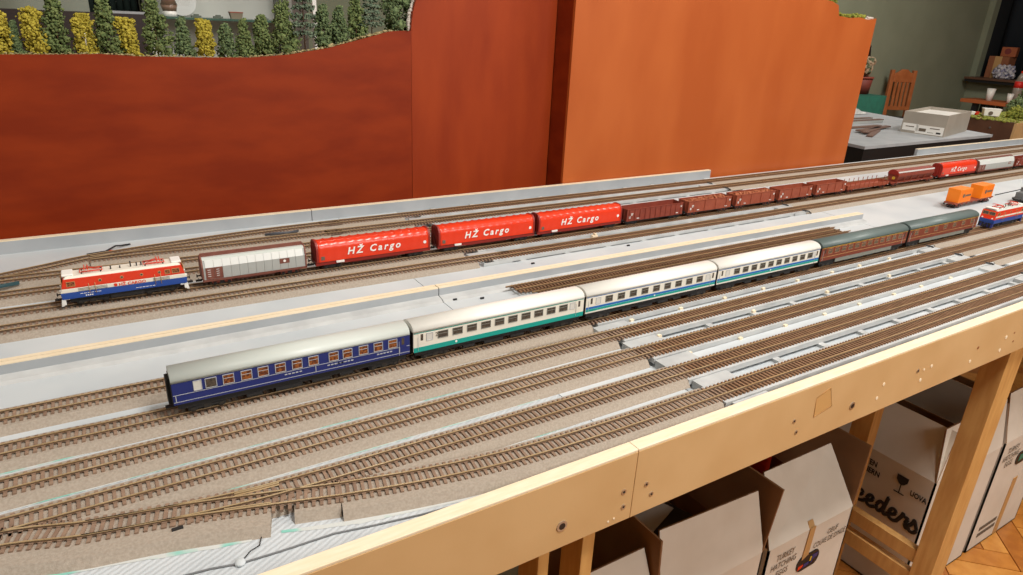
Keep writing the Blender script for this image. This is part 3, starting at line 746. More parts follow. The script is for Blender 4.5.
# --- locomotives
def loco(label, x, y, L, cargo, rz=0.0):
    root = thing('electric_locomotive', label, 'locomotive', (x, y, 0), rz)
    h = L / 2; W_ = .0168
    def band(name, m, z0, z1, e0, e1, wi0=W_, wi1=W_):
        MB().hexa([(-h + e0, -wi0, z0), (h - e0, -wi0, z0), (h - e0, wi0, z0), (-h + e0, wi0, z0), (-h + e1, -wi1, z1), (h - e1, -wi1, z1), (h - e1, wi1, z1), (-h + e1, wi1, z1)]).build(name, m, root, bevel=.0007)
    band('lower_body', M['blue'], .0128, .0225, .001, 0)
    if cargo:
        band('waist_band', M['cream'], .0225, .0288, 0, .002)
        band('upper_body', M['red'], .0288, .0432, .002, .006)
    else:
        band('waist_band', M['red'], .0225, .0288, 0, .002)
        band('upper_body', M['red'], .0288, .0432, .002, .006)
        for s in (-1, 1):
            MB().box(-h + .003, h - .003, s * (W_ + .0002) - .0002, s * (W_ + .0002) + .0002, .0272, .0308).build('white_stripe', M['cream'], root)
        MB().box(-h + .0015, -h + .003, -W_, W_, .0240, .0266).build('white_stripe', M['cream'], root)
    band('roof', M['cream'] if cargo else M['roof_grey'], .0432, .0462, .0065, .010, W_ - .0005, W_ - .004)
    for s in (-1, 1):
        MB().box(min(s * (h - .005), s * (h - .019)), max(s * (h - .005), s * (h - .019)), -.0125, .0125, .0458, .0490).build('cab_roof_hood', M['white'], root, bevel=.0012)
    wm = window_mesh(.0095, .0062, .0006, M['pane_warm'], M['tape'])
    for s in (-1, 1): link('cab_window', wm, root, (s * (h - .0145), -W_, .0325)); link('cab_window', wm, root, (s * (h - .0145), W_, .0325), PI)
    if cargo: link('cab_window', window_mesh(.006, .0058, .0006, M['pane_warm'], M['tape']), root, (h - .026, -W_, .0325))
    for s in (-1, 1):
        o = link('windscreen', window_mesh(.0118, .0072, .0006, M['pane'], M['tape']), root, (s * (h - .0033), -.0074, .0328), s * PI / 2)
        o = link('windscreen', window_mesh(.0118, .0072, .0006, M['pane'], M['tape']), root, (s * (h - .0033), .0074, .0328), s * PI / 2)
    for x_ in (-.032, -.004, .022, .046) if cargo else (-.03, 0, .03):
        MB().cyl((x_, -W_ + .001, .0362), (x_, -W_ - .0004, .0362), .0023, 14).cyl((x_, -W_ + .001, .0362), (x_, -W_ - .0006, .0362), .0015, 12, 1).build('porthole', [M['tape'], M['pane']], root)
    if cargo:
        text_obj('lettering', 'HŽ CARGO', .0062, M['red'], root, (-.0095, -W_ - .0004, .0233), bold=.00012, sx=1.12)
        MB().cyl((-.0135, -W_, .0256), (-.0135, -W_ - .0006, .0256), .0024, 14).build('emblem', M['red'], root)
        for s in (-1, 1):
            for k in range(3):
                q = .0012 * k
                xa, xb, xm = (-h + .002, -.024, -h + .022) if s < 0 else (h - .004, .036, h - .024)
                MB().hexa([(xm, -W_ - .0004, .0270 - q * 1.6), (xb, -W_ - .0004, .0270 - q * 1.6), (xb, -W_, .0270 - q * 1.6), (xm, -W_, .0270 - q * 1.6),
                           (xm, -W_ - .0004, .0278 - q * 1.6), (xb, -W_ - .0004, .0278 - q * 1.6), (xb, -W_, .0278 - q * 1.6), (xm, -W_, .0278 - q * 1.6)]).build('grey_band', M['skirt'], root)
        for k in range(4): MB().box(-h + .030 + k * .0026, -h + .0318 + k * .0026, -W_ - .0004, -W_, .0150, .0166).build('plate', M['white'], root)
        for k in range(6): MB().box(-h + .024 + k * .0045, -h + .0275 + k * .0045, -W_ - .0003, -W_, .0190, .0197).build('plate', M['white'], root)
        for k in range(6): MB().box(.012 + k * .0045, .0155 + k * .0045, -W_ - .0003, -W_, .0160, .0167).build('plate', M['white'], root)
    pm = MB()
    for s in (-1, 1):
        for k in range(8):
            x0 = s * (h + .0016); ya, yb = -.0155 + k * .003875, -.0155 + (k + 1) * .003875
            pm.hexa([(x0 - s * .004, ya, .0030), (x0, ya, .0025), (x0, yb, .0025), (x0 - s * .004, yb, .0030),
                     (x0 - s * .005, ya, .0128), (x0 - s * .0016, ya, .0128), (x0 - s * .0016, yb, .0128), (x0 - s * .005, yb, .0128)], k % 2)
        # folded back sides of the guard
        for y in (-.0155, .0155):
            x0 = s * h; xi = s * (h - .005)
            pm.hexa([(min(x0, xi), y - .0005, .0045), (max(x0, xi), y - .0005, .0045), (max(x0, xi), y + .0005, .0045), (min(x0, xi), y + .0005, .0045),
                     (min(x0, xi), y - .0005, .0128), (max(x0, xi), y - .0005, .0128), (max(x0, xi), y + .0005, .0128), (min(x0, xi), y + .0005, .0128)], 0)
    pm.build('rail_guard', [M['white'], M['black']] if cargo else [M['navy'], M['black']], root)
    for s in (-1, 1):
        for q in (.036, .044): MB().tube([(s * (h - q), -W_ - .0014, .0180), (s * (h - q), -W_ - .0014, .0340)], .0004, 5).build('handrail', M['tape'], root)
    for s in (-1, 1):                                   # folded pantographs
        cx = s * (h - .042); p_ = MB(); r = .00055
        for y_ in (-.008, .008): p_.tube([(cx - .014, y_, .0485), (cx + .014, y_, .0485)], r)
        for x_ in (-.014, .014): p_.tube([(cx + x_, -.008, .0485), (cx + x_, .008, .0485)], r)
        for y_ in (-.006, .006):
            p_.tube([(cx + s * .012, y_, .0488), (cx - s * .012, y_ * .7, .0485), (cx + s * .006, y_ * .4, .0530)], r)
        for x_ in (.004, .008): p_.tube([(cx + s * x_, -.012, .0524), (cx + s * x_, -.008, .0538), (cx + s * x_, .008, .0538), (cx + s * x_, .012, .0524)], .0006)
        for x_ in (-.012, .012):
            for y_ in (-.008, .008): p_.cyl((cx + x_, y_, .0460), (cx + x_, y_, .0485), .0010, 8, 1)
        p_.build('pantograph', [M['red'], M['black']], root)
    ins = MB()
    for x_, hh in ((-.004, .004), (-.016, .005), (.010, .009), (.018, .006), (.024, .006)): ins.cyl((x_, -.003, .0460), (x_, -.003, .0460 + hh), .0009, 8)
    ins.build('insulators', M['black'], root)
    MB().box(-.022, .022, -.014, .014, .0045, .0128).box(-h + .01, h - .01, -.012, .012, .006, .0130).build('underframe', M['dark'], root)
    bogies(root, (-h + .038, h - .038), 'loco', .032)
    for s in (-1, 1):
        for y in (-.011, .011): MB().cyl((s * (h - .002), y, .0250), (s * (h + .0006), y, .0250), .0017, 10).build('headlight', M['white'], root)
    buffers(root, h, .0125)
    return root
KY = 1.104
loco('red, white and blue electric locomotive heading the freight train', .0140, KY + .001, .166, True)
loco('red electric locomotive with white stripes and grey roof, behind brown coaches', 1.894, .727, .149, False)

# --- freight wagons
def grey_wagon(label, a, b):
    xc = (a + b) / 2; L = b - a - .0044; h = L / 2; root = thing('sliding_wall_wagon', label, 'freight wagon', (xc, KY, 0)); W_ = .0168
    MB().box(-h, h, -W_ + .001, W_ - .001, .0115, .0325).prism([(-W_ + .0012, .0325), (-W_ + .0052, .0445), (W_ - .0052, .0445), (W_ - .0012, .0325)], -h, h, 'x').build('body', M['alu'], root)
    n = 12
    pw = (L - .006) / n
    for s in (-1, 1):
        for i in range(n):
            x0 = -h + .003 + i * pw
            m0 = M['wbrown'] if (i < 2 and s < 0) else M['alu']
            y0, y1 = sorted((s * (W_ - .001), s * W_))
            MB().box(x0 + .0002, x0 + pw - .0002, y0, y1, .0135, .0325).build('wall_panel', m0, root)
            yi = s * (W_ - .0036)
            MB().hexa([(x0 + .0002, s * W_, .0327), (x0 + pw - .0002, s * W_, .0327), (x0 + pw - .0002, s * (W_ - .0012), .0327), (x0 + .0002, s * (W_ - .0012), .0327),
                       (x0 + .0002, yi, .0440), (x0 + pw - .0002, yi, .0440), (x0 + pw - .0002, yi - s * .0012, .0440), (x0 + .0002, yi - s * .0012, .0440)]).build('roof_panel', M['alu_hi'], root)
    MB().prism([(-.0128, .0438), (-.0085, .0468), (.0085, .0468), (.0128, .0438)], -h, h, 'x').build('roof', M['roof_grey'], root)
    MB().box(-h - .001, h, -.0022, .0034, .0462, .0515).build('roof_ridge', M['wbrown'], root)
    for s in (-1, 1):
        MB().prism([(-W_, .0115), (-W_, .0330), (-.0130, .0450), (-.003, .0490), (.003, .0490), (.0130, .0450), (W_, .0330), (W_, .0115)], min(s * h, s * (h + .0022)), max(s * h, s * (h + .0022)), 'x').build('end_wall', M['wbrown'], root)
    MB().box(-h - .0022, h + .0022, -W_, -W_ + .004, .0095, .0128).box(-h - .0022, h + .0022, W_ - .004, W_, .0095, .0128).box(-.03, .03, -.012, .012, .0060, .0095).build('sole_bar', M['wbrown'], root)
    MB().box(h - .042, h - .026, -W_ - .0004, -W_, .0235, .0318, 0).cyl((h - .034, -W_, .0277), (h - .034, -W_ - .0006, .0277), .0022, 12, 1).build('emblem_plate', [M['wbrown'], M['white']], root)
    mk = MB()
    for i in range(2):
        for k in range(4): mk.box(-h + .006 + i * pw, -h + .0105 + i * pw, -W_ - .0003, -W_, .018 + k * .0035, .0188 + k * .0035)
    mk.build('data_panel', M['alu_hi'], root)
    bogies(root, (-h + .026, h - .026), 'ox', .0215); buffers(root, h + .002)
    return root
def tarp_wagon(label, a, b, letters=True):
    xc = (a + b) / 2; L = b - a; h = L / 2; W_ = .0168; root = thing('tarpaulin_wagon', label, 'freight wagon', (xc, KY, 0))
    def prof(w_, zt, zlow=.0155):
        p = [(-w_, zlow), (-w_, .0365)]
        p += [(-w_ + (1 - math.cos(t)) * .0115, .0365 + math.sin(t) * (zt - .0365)) for t in [PI / 2 * i / 6 for i in range(1, 7)]]
        return p + [(-y, z) for y, z in p[::-1]]
    n = 13; seg = (L - .007) / n
    mb = MB()                                            # cloth sags a little between its hoops
    secs = []
    for i in range(n):
        for t, d in ((0, 0), (.25, .0009), (.5, .0012), (.75, .0009)): secs.append((-h + .0035 + (i + t) * seg, d))
    secs.append((h - .0035, 0))
    k = len(prof(W_, .0485)); base = 0
    for (x, d) in secs:
        p0 = prof(W_ - d * .25, .0508 - d)
        for (y, z) in p0: mb.v.append((x, y, z))
    for i in range(len(secs) - 1):
        for j in range(k - 1): mb.face((i * k + j, i * k + j + 1, (i + 1) * k + j + 1, (i + 1) * k + j), 0, True)
    mb.face(range(k)); mb.face([(len(secs) - 1) * k + j for j in range(k)])
    mb.build('tarpaulin', M['tarp'], root)
    for i in range(n + 1):
        x = -h + .0035 + i * seg
        pr_ = prof(W_ + .0002, .0511, .032)
        rb = MB(); N = len(pr_)
        for xx in (x - .0005, x + .0005):
            for (y, z) in pr_: rb.v.append((xx, y, z))
        for j in range(N - 1): rb.face((j, j + 1, N + j + 1, N + j), 0, True)
        rb.build('hoop', M['tarp'], root)
    for s in (-1, 1):
        MB().prism(prof(W_ + .0003, .0515), min(s * (h - .0035), s * h), max(s * (h - .0035), s * h), 'x', sm=False).build('end_wall', M['tarp_end'], root)
        eb = MB()
        for y in (-.011, -.004, .004, .011): eb.box(min(s * h, s * (h + .0012)), max(s * h, s * (h + .0012)), y - .0008, y + .0008, .016, .047)
        eb.build('end_ribs', M['tarp_end'], root)
    MB().box(-h - .001, h + .001, -W_ + .0015, W_ - .0015, .0092, .0155).box(-.045, .045, -.010, .010, .0058, .0092).build('sole_bar', M['tarp_end'], root)
    if letters:
        text_obj('lettering', 'HŽ Cargo', .0178, M['white'], root, (-h + L * .252, -W_ - .0006, .0240), shear=.22, space=1.40, bold=.00042)
    MB().box(-h + .008, -h + .014, -W_ - .0004, -W_, .019, .0255).build('data_panel', M['ink2'], root)
    MB().cyl((h - .011, -W_, .0275), (h - .011, -W_ - .0005, .0275), .0030, 16).build('emblem', M['white'], root)
    MB().box(-h + .034, -h + .048, -W_ - .001, -W_ + .002, .0115, .0150).build('data_board', M['white'], root)
    bogies(root, (-h + .028, h - .028), 'short', .0215); buffers(root, h + .001)
    return root
def gondola(label, a, b, m, nribs, load):
    xc = (a + b) / 2; L = b - a; h = L / 2; W_ = .0165; root = thing('open_wagon', label, 'freight wagon', (xc, KY, 0)); zt = .0370
    MB().box(-h, h, -W_, W_, .0105, .0135).build('wagon_floor', m, root)
    for s in (-1, 1):
        y0, y1 = sorted((s * (W_ - .0009), s * W_))
        sd = MB().box(-h, h, y0, y1, .0135, zt)
        yy0, yy1 = sorted((s * (W_ - .0012), s * (W_ + .0010)))
        sd.box(-h, h, yy0, yy1, zt, zt + .0012)
        sd.build('side_wall', m, root)
        for i in range(nribs):
            x = -h + L * (i + .5) / nribs
            q0, q1 = sorted((s * W_, s * (W_ + .0013)))
            MB().box(x - .0007, x + .0007, q0, q1, .012, zt).build('side_rib', m, root)
        x0, x1 = sorted((s * (h - .0009), s * h))
        eb = MB().box(x0, x1, -W_, W_, .0135, zt + .0008)
        for y in (-.008, .008): eb.box(min(s * h, s * (h + .0012)), max(s * h, s * (h + .0012)), y - .0008, y + .0008, .0135, zt)
        eb.build('end_wall', m, root)
    MB().box(-h - .001, h + .001, -W_ + .002, W_ - .002, .0080, .0105).build('sole_bar', M['dark'], root)
    mk = MB()
    for (x, z, wd, hh) in ((-h + .012, .026, .006, .0022), (-h + .013, .023, .003, .004), (h - .009, .028, .004, .004), (-h + .007, .017, .0035, .005), (h - .022, .0145, .007, .0018), (-h + .03, .0145, .007, .0018)):
        mk.box(x, x + wd, -W_ - .0012, -W_ - .0009 + .0009, z, z + hh)
    mk.build('markings', M['alu_hi'], root)
    if load:
        ld = MB()
        for _ in range(260):
            x = random.uniform(-h + .004, h - .004); y = random.uniform(-W_ + .004, W_ - .004)
            ld.ico((x, y, .030 + random.uniform(0, .0075) * (1 - abs(y) / W_ * .6)), random.uniform(.0022, .0045), .5)
        ld.build('scrap_load', M['rust'], root, kind='stuff')
    bogies(root, (-h + .021, h - .021), 'short' if m is M['ox'] else 'ox', .0215); buffers(root, h + .001)
    return root
grey_wagon('grey sliding wall wagon with brown doors, behind the freight locomotive', .119, .2821)
tarp_wagon('red tarpaulin wagon next to the grey sliding wall wagon, first of three', .2992, .5114)
tarp_wagon('red tarpaulin wagon in the middle of the group of three', .529, .7446)
tarp_wagon('red tarpaulin wagon coupled to the first brown open wagon', .7544, .9749)
gondola('dark maroon open wagon with ribbed sides, first of the open wagons', .9902, 1.1625, M['ox'], 11, False)
gondola('brown open wagon with scrap, coupled behind the dark ribbed wagon', 1.1798, 1.3279, M['ox2'], 4, True)
gondola('brown open wagon with scrap, third of the open wagons', 1.3449, 1.4932, M['ox2'], 4, True)
gondola('brown open wagon, empty, second last of the open wagons', 1.5091, 1.6465, M['ox2'], 4, False)
gondola('brown open wagon, empty, just before the low stake wagon', 1.6639, 1.7998, M['ox2'], 4, False)
# stake wagon
a, b = 1.8092, 2.0131; xc = (a + b) / 2; h = (b - a) / 2
fw = thing('stake_wagon', 'low brown flat wagon with upright stakes between open wagons and hopper', 'freight wagon', (xc, KY, 0))
MB().box(-h, h, -.0165, .0165, .0125, .0155).build('deck', M['ox2'], fw)
for s in (-1, 1): MB().box(-h, h, s * .0165 - .0007, s * .0165 + .0007, .0115, .0215).build('side_board', M['ox2'], fw)
for s in (-1, 1): MB().box(s * h - .0007, s * h + .0007, -.0165, .0165, .0125, .0225).build('end_board', M['ox2'], fw)
for s in (-1, 1):
    for i in range(9):
        x = -h + .010 + i * (2 * h - .02) / 8
        MB().box(x - .0007, x + .0007, s * .0176 - .0006, s * .0176 + .0006, .0125, .0330).build('stake', M['ox2'], fw)
MB().box(-h + .005, h - .005, -.011, .011, .0085, .0125).build('sole_bar', M['ox'], fw)
bogies(fw, (-h + .022, h - .022), 'ox', .0215); buffers(fw, h)
# hopper with round lids
a, b = 2.034, 2.272; xc = (a + b) / 2; h = (b - a) / 2
hp = thing('hopper_wagon', 'brown hopper wagon with rounded roof and yellow end disc', 'freight wagon', (xc, KY, 0))
prof = [(-.0075, .0145), (-.0165, .0290)] + [(-math.cos(t) * .0165, .0330 + math.sin(t) * .0155) for t in [PI * i / 12 for i in range(13)]] + [(.0165, .0290), (.0075, .0145)]
MB().prism(prof, -h + .026, h - .012, 'x').build('hopper_body', M['ox'], hp)
MB().prism([(y * 1.05, z * 1.02) for y, z in prof[2:-2]], -h + .024, -h + .028, 'x').build('end_rim', M['tarp_end'], hp)
MB().box(-h + .026, h - .012, -.0160, -.0130, .0405, .0440).build('lid_rail', M['alu_hi'], hp)
MB().box(-h, h, -.013, .013, .0095, .0130).build('sole_bar', M['ox'], hp)
for i in range(6):
    x = -h + .030 + i * (2 * h - .05) / 5
    for s in (-1, 1): MB().hexa([(x - .0012, s * .0125, .0125), (x + .0012, s * .0125, .0125), (x + .0012, s * .0105, .0125), (x - .0012, s * .0105, .0125), (x - .0012, s * .0168, .031), (x + .0012, s * .0168, .031), (x + .0012, s * .0150, .031), (x - .0012, s * .0150, .031)]).build('side_strut', M['ox2'], hp)
MB().cyl((-h + .024, -.004, .024), (-h + .0225, -.004, .024), .0045, 16).build('end_disc', M['gold'], hp)
for y in (-.0115, .0105): MB().box(-h, -h + .0012, y, y + .001, .0130, .0300).build('end_post', M['ox'], hp)
MB().box(-h, -h + .0012, -.0115, .0115, .0290, .0302).build('end_rail', M['ox'], hp)
bogies(hp, (-h + .024, h - .024), 'ox', .0215); buffers(hp, h)
tarp_wagon('red tarpaulin wagon far right, behind the hopper wagon', 2.3055, 2.5275)
grey_wagon('grey sliding wall wagon far right, behind the last red tarpaulin wagon', 2.5442, 2.796)
gondola('brown open wagon at the right edge of the picture', 2.811, 3.00, M['ox'], 9, False)

# --- container wagon standing on the board
cwx, cwy, cwr = 2.100, .900, .020
cw = thing('container_wagon', 'small brown container flat wagon on the grey board at right', 'freight wagon', (cwx, cwy, BZ), cwr)
MB().box(-.106, .116, -.0150, .0150, .0130, .0165).box(-.10, .11, -.006, .006, .0085, .013).build('deck', M['ox2'], cw)
bogies(cw, (-.078, .086), 'ox', .0215); buffers(cw, .110)
for s in (-1, 1):
    for i in range(8): MB().box(-.100 + i * .0280, -.091 + i * .0280, s * .0150 - .0006, s * .0150 + .0006, .0105, .0160).build('side_bracket', M['ox'], cw)
def container(label, dx, lift):
    ca_, sa_ = math.cos(cwr), math.sin(cwr)
    c = thing('container', label, 'container', (cwx + ca_ * dx, cwy + sa_ * dx, BZ + .0165 + lift), cwr)
    MB().box(-.034, .034, -.0165, .0165, 0, .0370).build('container_box', M['orange'], c, bevel=.0006)
    for i in range(16):
        x = -.033 + i * .0042
        MB().box(x, x + .0021, -.0171, -.0165, .002, .034).build('corrugation', M['orange'], c)
    MB().cyl((-.012, -.0171, .019), (-.012, -.0178, .019), .0055, 16).build('emblem', M['ink2'], c)
    for k in range(6): MB().box(-.003 + k * .0052, .0008 + k * .0052, -.0176, -.0170, .0165, .0215).build('mark', M['ink2'], c)
    return c
container('orange container on the left end of the flat wagon', -.0615, 0)
container('orange container on the right end of the flat wagon', .066, 0)
# --- small grey shunter at the picture's right edge
sh = thing('shunting_locomotive', 'small grey shunting locomotive with pale roof at right picture edge', 'locomotive', (2.325, .848, BZ), .06)
MB().box(-.058, .058, -.015, .015, .0110, .0155).box(-.054, -.012, -.010, .010, .0155, .0315).box(.024, .054, -.010, .010, .0155, .0300).build('hood', M['gray_loco'], sh, bevel=.001)
MB().box(-.012, .024, -.0145, .0145, .0155, .0405).build('cab', M['gray_loco'], sh, bevel=.001)
MB().prism([(-.0155, .0405), (-.009, .0435), (.009, .0435), (.0155, .0405)], -.014, .026, 'x').build('roof', M['roof_grey'], sh)
for x_ in (-.003, .014): link('cab_window', window_mesh(.009, .008, .0006, M['pane'], M['silver']), sh, (x_, -.0145, .028))
MB().box(-.05, .05, -.013, .013, .006, .011).build('underframe', M['dark'], sh)
for x_ in (-.034, 0, .034): link('wheelset', WHEELSET, sh, (x_, 0, .0056))
buffers(sh, .058)

# ---- small loose things on the layout
def small(name, label, cat, loc, fn, m):
    t = thing(name, label, cat, loc); fn(t, m); return t
tag(MB().tube([(.270, 1.384, BZ + .0025), (.292, 1.3845, BZ + .003), (.315, 1.379, BZ + .003), (.336, 1.385, BZ + .0025)], .0022, 6).tube([(.280, 1.380, BZ + .002), (.335, 1.3815, BZ + .002)], .0014, 5).build('wire_scrap', mat('grey_wire', (74, 76, 82), .5), None), 'dark grey wire scrap lying behind the grey wagon', 'wire')
bpy.data.objects['wire_scrap'].location = (0, -.042, .0066)
tag(MB().tube([(-.035, 1.368, BZ + .002), (-.005, 1.374, BZ + .002), (.012, 1.388, BZ + .006), (.020, 1.392, BZ + .004), (.036, 1.402, BZ + .002)], .0016, 6).tube([(.0, 1.378, BZ + .0015), (.012, 1.372, BZ + .0015)], .0012, 5, 1).build('wire_bundle', [M['black'], M['tarp']], None), 'black and red wire ends by the rear rim above the locomotive', 'wire')
tag(MB().hexa([(-.175, 1.236, -.0050), (-.128, 1.246, -.0050), (-.128, 1.249, -.0050), (-.175, 1.246, -.0050), (-.175, 1.238, -.0015), (-.128, 1.247, .0005), (-.128, 1.248, .0005), (-.175, 1.244, -.0015)]).build('teal_strip', mat('dark_teal', (34, 70, 76), .6), None), 'dark teal plastic strip at the left edge among the rear tracks', 'strip')
bpy.data.objects['teal_strip'].location = (0, -.012, 0)
tag(MB().box(.884, .898, 1.0685, 1.076, -.0118, -.0035).box(.889, .894, 1.0685, 1.076, -.0035, .001).build('wood_block', M['edge'], None, bevel=.0008), 'pale wood block between the freight train and the track before it', 'block')
pts = [(-.06, .498), (-.01, .487), (.03, .482), (.052, .4765), (.085, .4745), (.13, .4735), (.165, .4665), (.21, .459), (.25, .455)]
cb = thing('cable', 'thin dark cable with grey blob along the front left board', 'cable', (.052, .4765, BZ))
MB().tube([(x, y, BZ + .0008) for x, y in pts], .0009, 6).build('wire', mat('grey_cable', (104, 106, 108), .6), cb, (.052, .4765, BZ))
mb = MB(); mb.ico((.052, .4765, BZ + .002), .006, .12, sq=.5)
o_ = mb.build('solder_blob', M['board'], cb, (.052, .4765, BZ)); sm_ = o_.modifiers.new('round', 'SUBSURF'); sm_.levels = 2; sm_.render_levels = 2
MB().tube([(.054, .479, BZ + .001), (.062, .487, BZ + .001), (.070, .490, BZ + .001), (.076, .505, BZ + .001)], .0005, 5).build('wire', M['dark'], cb, (.052, .4765, BZ))
tag(MB().tube([(2.32, .925, BZ + .001), (2.45, .930, BZ + .001), (2.62, .936, BZ + .001)], .0016, 6).build('black_wire', M['dark'], None), 'thin dark wire on the grey board right of the containers', 'wire')

# ================================================================== BOXES UNDER THE LAYOUT
BT = -.54
def panel_hexa(P, nrm, th):
    n = Vector(nrm).normalized() * th
    return [Vector(p) for p in P] + [Vector(p) - n for p in P]
def panel(name, P, nrm, root, th=.004, label=None):
    """card panel: P = outer quad, nrm = outward; outer face white, all else brown"""
    H = panel_hexa(P, nrm, th); mb = MB(); n = 0
    mb.v = [tuple(v) for v in H]
    mb.face((0, 1, 2), 0); mb.face((0, 2, 3), 0); mb.face((6, 5, 4), 1); mb.face((7, 6, 4), 1)
    for q in ((0, 4, 5, 1), (1, 5, 6, 2), (2, 6, 7, 3), (3, 7, 4, 0)): mb.face(q, 1)
    o = mb.build(name, [M['card'], M['brown']], root)
    if label: o['label'] = label
    return o
def egg_box(label, x0, x1, y0, y1, zt=BT, flaps=(), bottom=FZ):
    r = thing('cardboard_box', label, 'box', (0, 0, 0))
    z0 = bottom + .001
    panel('front_wall', [(x0, y0, z0), (x1, y0, z0), (x1, y0, zt), (x0, y0, zt)], (0, -1, 0), r)
    panel('back_wall', [(x1, y1, z0), (x0, y1, z0), (x0, y1, zt), (x1, y1, zt)], (0, 1, 0), r)
    panel('side_wall', [(x0, y1, z0), (x0, y0, z0), (x0, y0, zt), (x0, y1, zt)], (-1, 0, 0), r)
    panel('side_wall', [(x1, y0, z0), (x1, y1, z0), (x1, y1, zt), (x1, y0, zt)], (1, 0, 0), r)
    MB().box(x0, x1, y0, y1, z0, z0 + .004).build('bottom', M['brown'], r)
    for (P, n) in flaps: panel('flap', P, n, r)
    return r
# box 0: far left, its right flap stands open
b0 = egg_box('open white box left of the others, brown flap standing, beside the left legs', .435, .725, .605, 1.18, flaps=(
    ([(.725, .605, BT), (.725, 1.17, BT), (.731, 1.14, -.402), (.731, .62, -.402)], (1, 0, 0)),
    ([(.435, .605, BT), (.725, .605, BT), (.715, .645, -.43), (.445, .645, -.43)], (0, -1, .3))))
b1 = egg_box('open white box with tall white front flap, left of the lettered egg box', .735, 1.010, .605, 1.18, flaps=(
    ([(.735, .605, BT), (1.010, .605, BT), (1.004, .640, -.414), (.742, .640, -.400)], (0, -1, .3)),
    ([(1.010, .605, BT), (1.010, 1.17, BT), (1.045, 1.13, -.407), (1.045, .612, -.407)], (1, 0, .2))))
b2 = egg_box('open white egg box lettered TURKEY HATCHING EGGS with hand hole', 1.022, 1.302, .600, 1.17, flaps=(
    ([(1.022, .600, BT), (1.302, .600, BT), (1.297, .680, -.423), (1.060, .672, -.412)], (0, -1, .4)),
    ([(1.302, .600, BT), (1.302, 1.16, BT), (1.372, 1.13, -.424), (1.372, .630, -.424)], (1, 0, .5))))
YT = .5985
for i, s_ in enumerate(('TURKEY', 'HATCHING', 'EGGS')):
    text_obj('lettering', s_, .023, M['ink2'], b2, (1.082, YT, -.582 - i * .0225), shear=.06, align='CENTER', sx=.68)
text_obj('lettering', 'OEUF', .021, M['ink2'], b2, (1.240, YT, -.583), shear=.06, align='CENTER', sx=.72)
text_obj('lettering', 'COUVE DE DINDE', .021, M['ink2'], b2, (1.236, YT, -.604), shear=.06, align='CENTER', sx=.66)
def hand_hole(root, xc, z, y, cols):
    pr_ = [(xc + math.cos(t) * .018 + (.020 if math.cos(t) > 0 else -.020), z + math.sin(t) * .021) for t in [2 * PI * i / 20 for i in range(20)]]
    MB().prism(pr_, y - .0012, y + .003, 'y').build('hand_hole', M['black'], root)
    for (dx, dz, wd, hh, m) in cols:
        MB().hexa([(xc + dx, y - .0018, z + dz), (xc + dx + wd, y - .0018, z + dz + .004), (xc + dx + wd, y, z + dz + .004), (xc + dx, y, z + dz),
                   (xc + dx + .002, y - .0018, z + dz + hh), (xc + dx + wd + .002, y - .0018, z + dz + hh), (xc + dx + wd + .002, y, z + dz + hh), (xc + dx + .002, y, z + dz + hh)]).build('hole_glimpse', m, root)
hand_hole(b2, 1.172, -.632, .5995, ((-.033, -.014, .016, .010, M['tarp']), (-.015, -.014, .030, .010, M['navy']), (.004, -.012, .007, .020, M['gold']), (.010, -.004, .020, .014, M['navy'])))
MB().hexa([(1.146, .5975, -.620), (1.166, .5975, -.612), (1.166, .5995, -.612), (1.146, .5995, -.620), (1.150, .5975, -.538), (1.168, .5975, -.536), (1.168, .5995, -.536), (1.150, .5995, -.538)]).build('tape', M['tape'], b2)
MB().hexa([(1.150, .6000, -.540), (1.168, .6000, -.540), (1.168, .6030, -.540), (1.150, .6030, -.540), (1.151, .607, -.526), (1.167, .607, -.526), (1.167, .609, -.526), (1.151, .609, -.526)]).build('tape', M['tape'], b2)
# contents glimpsed inside
def pack(name, label, x, y, z, sx, sy, sz, rz, m, stripe=None, rx=0.0):
    t = thing(name, label, 'pack', (x, y, z), rz); t.rotation_euler = (rx, 0, rz)
    MB().box(-sx / 2, sx / 2, -sy / 2, sy / 2, 0, sz).build('carton', m, t, bevel=.002)
    if stripe: MB().box(-sx / 2 + .008, sx / 2 - .008, -sy / 2 - .0008, -sy / 2, sz * .25, sz * .55).box(-sx / 2 + .01, sx / 2 - .01, -sy * .2, sy * .1, sz, sz + .0008).build('print_band', stripe, t)
    return t
for (x0_, z_) in ((.58, FZ + .008), (.872, FZ + .008), (1.162, FZ + .008)):
    pack('packed_carton', {.58: 'brown packed carton at the bottom of the leftmost box', .872: 'brown packed carton inside the box with tall white flap', 1.162: 'brown packed carton at the bottom of the egg box'}[x0_], x0_, .89, z_, .26, .52, .30, 0, M['brown'])
zz = FZ + .310
pack('black_case', 'black case with silver stripe in the box with tall white flap', .86, .78, zz, .12, .17, .075, .35, M['black'], M['alu'])
pack('black_case', 'second black case lying behind, in the box with tall white flap', .89, 1.0, zz, .16, .14, .09, -.2, M['black'], M['alu'])
pack('silver_case', 'grey silver flat case at the left in the white flap box', .785, .88, zz, .07, .22, .05, .1, M['alu'])
pack('red_case', 'red carton glimpsed behind the egg box flap', 1.19, .86, zz, .15, .15, .085, .15, M['tarp'])
pack('black_case', 'black case with white lettering bar in the egg box', 1.11, 1.0, zz, .12, .10, .12, .2, M['black'], M['alu'])
pack('grey_folder', 'grey green folder glimpsed in the leftmost open box', .53, .80, zz, .14, .22, .02, .3, mat('sage', (150, 150, 128), .6))
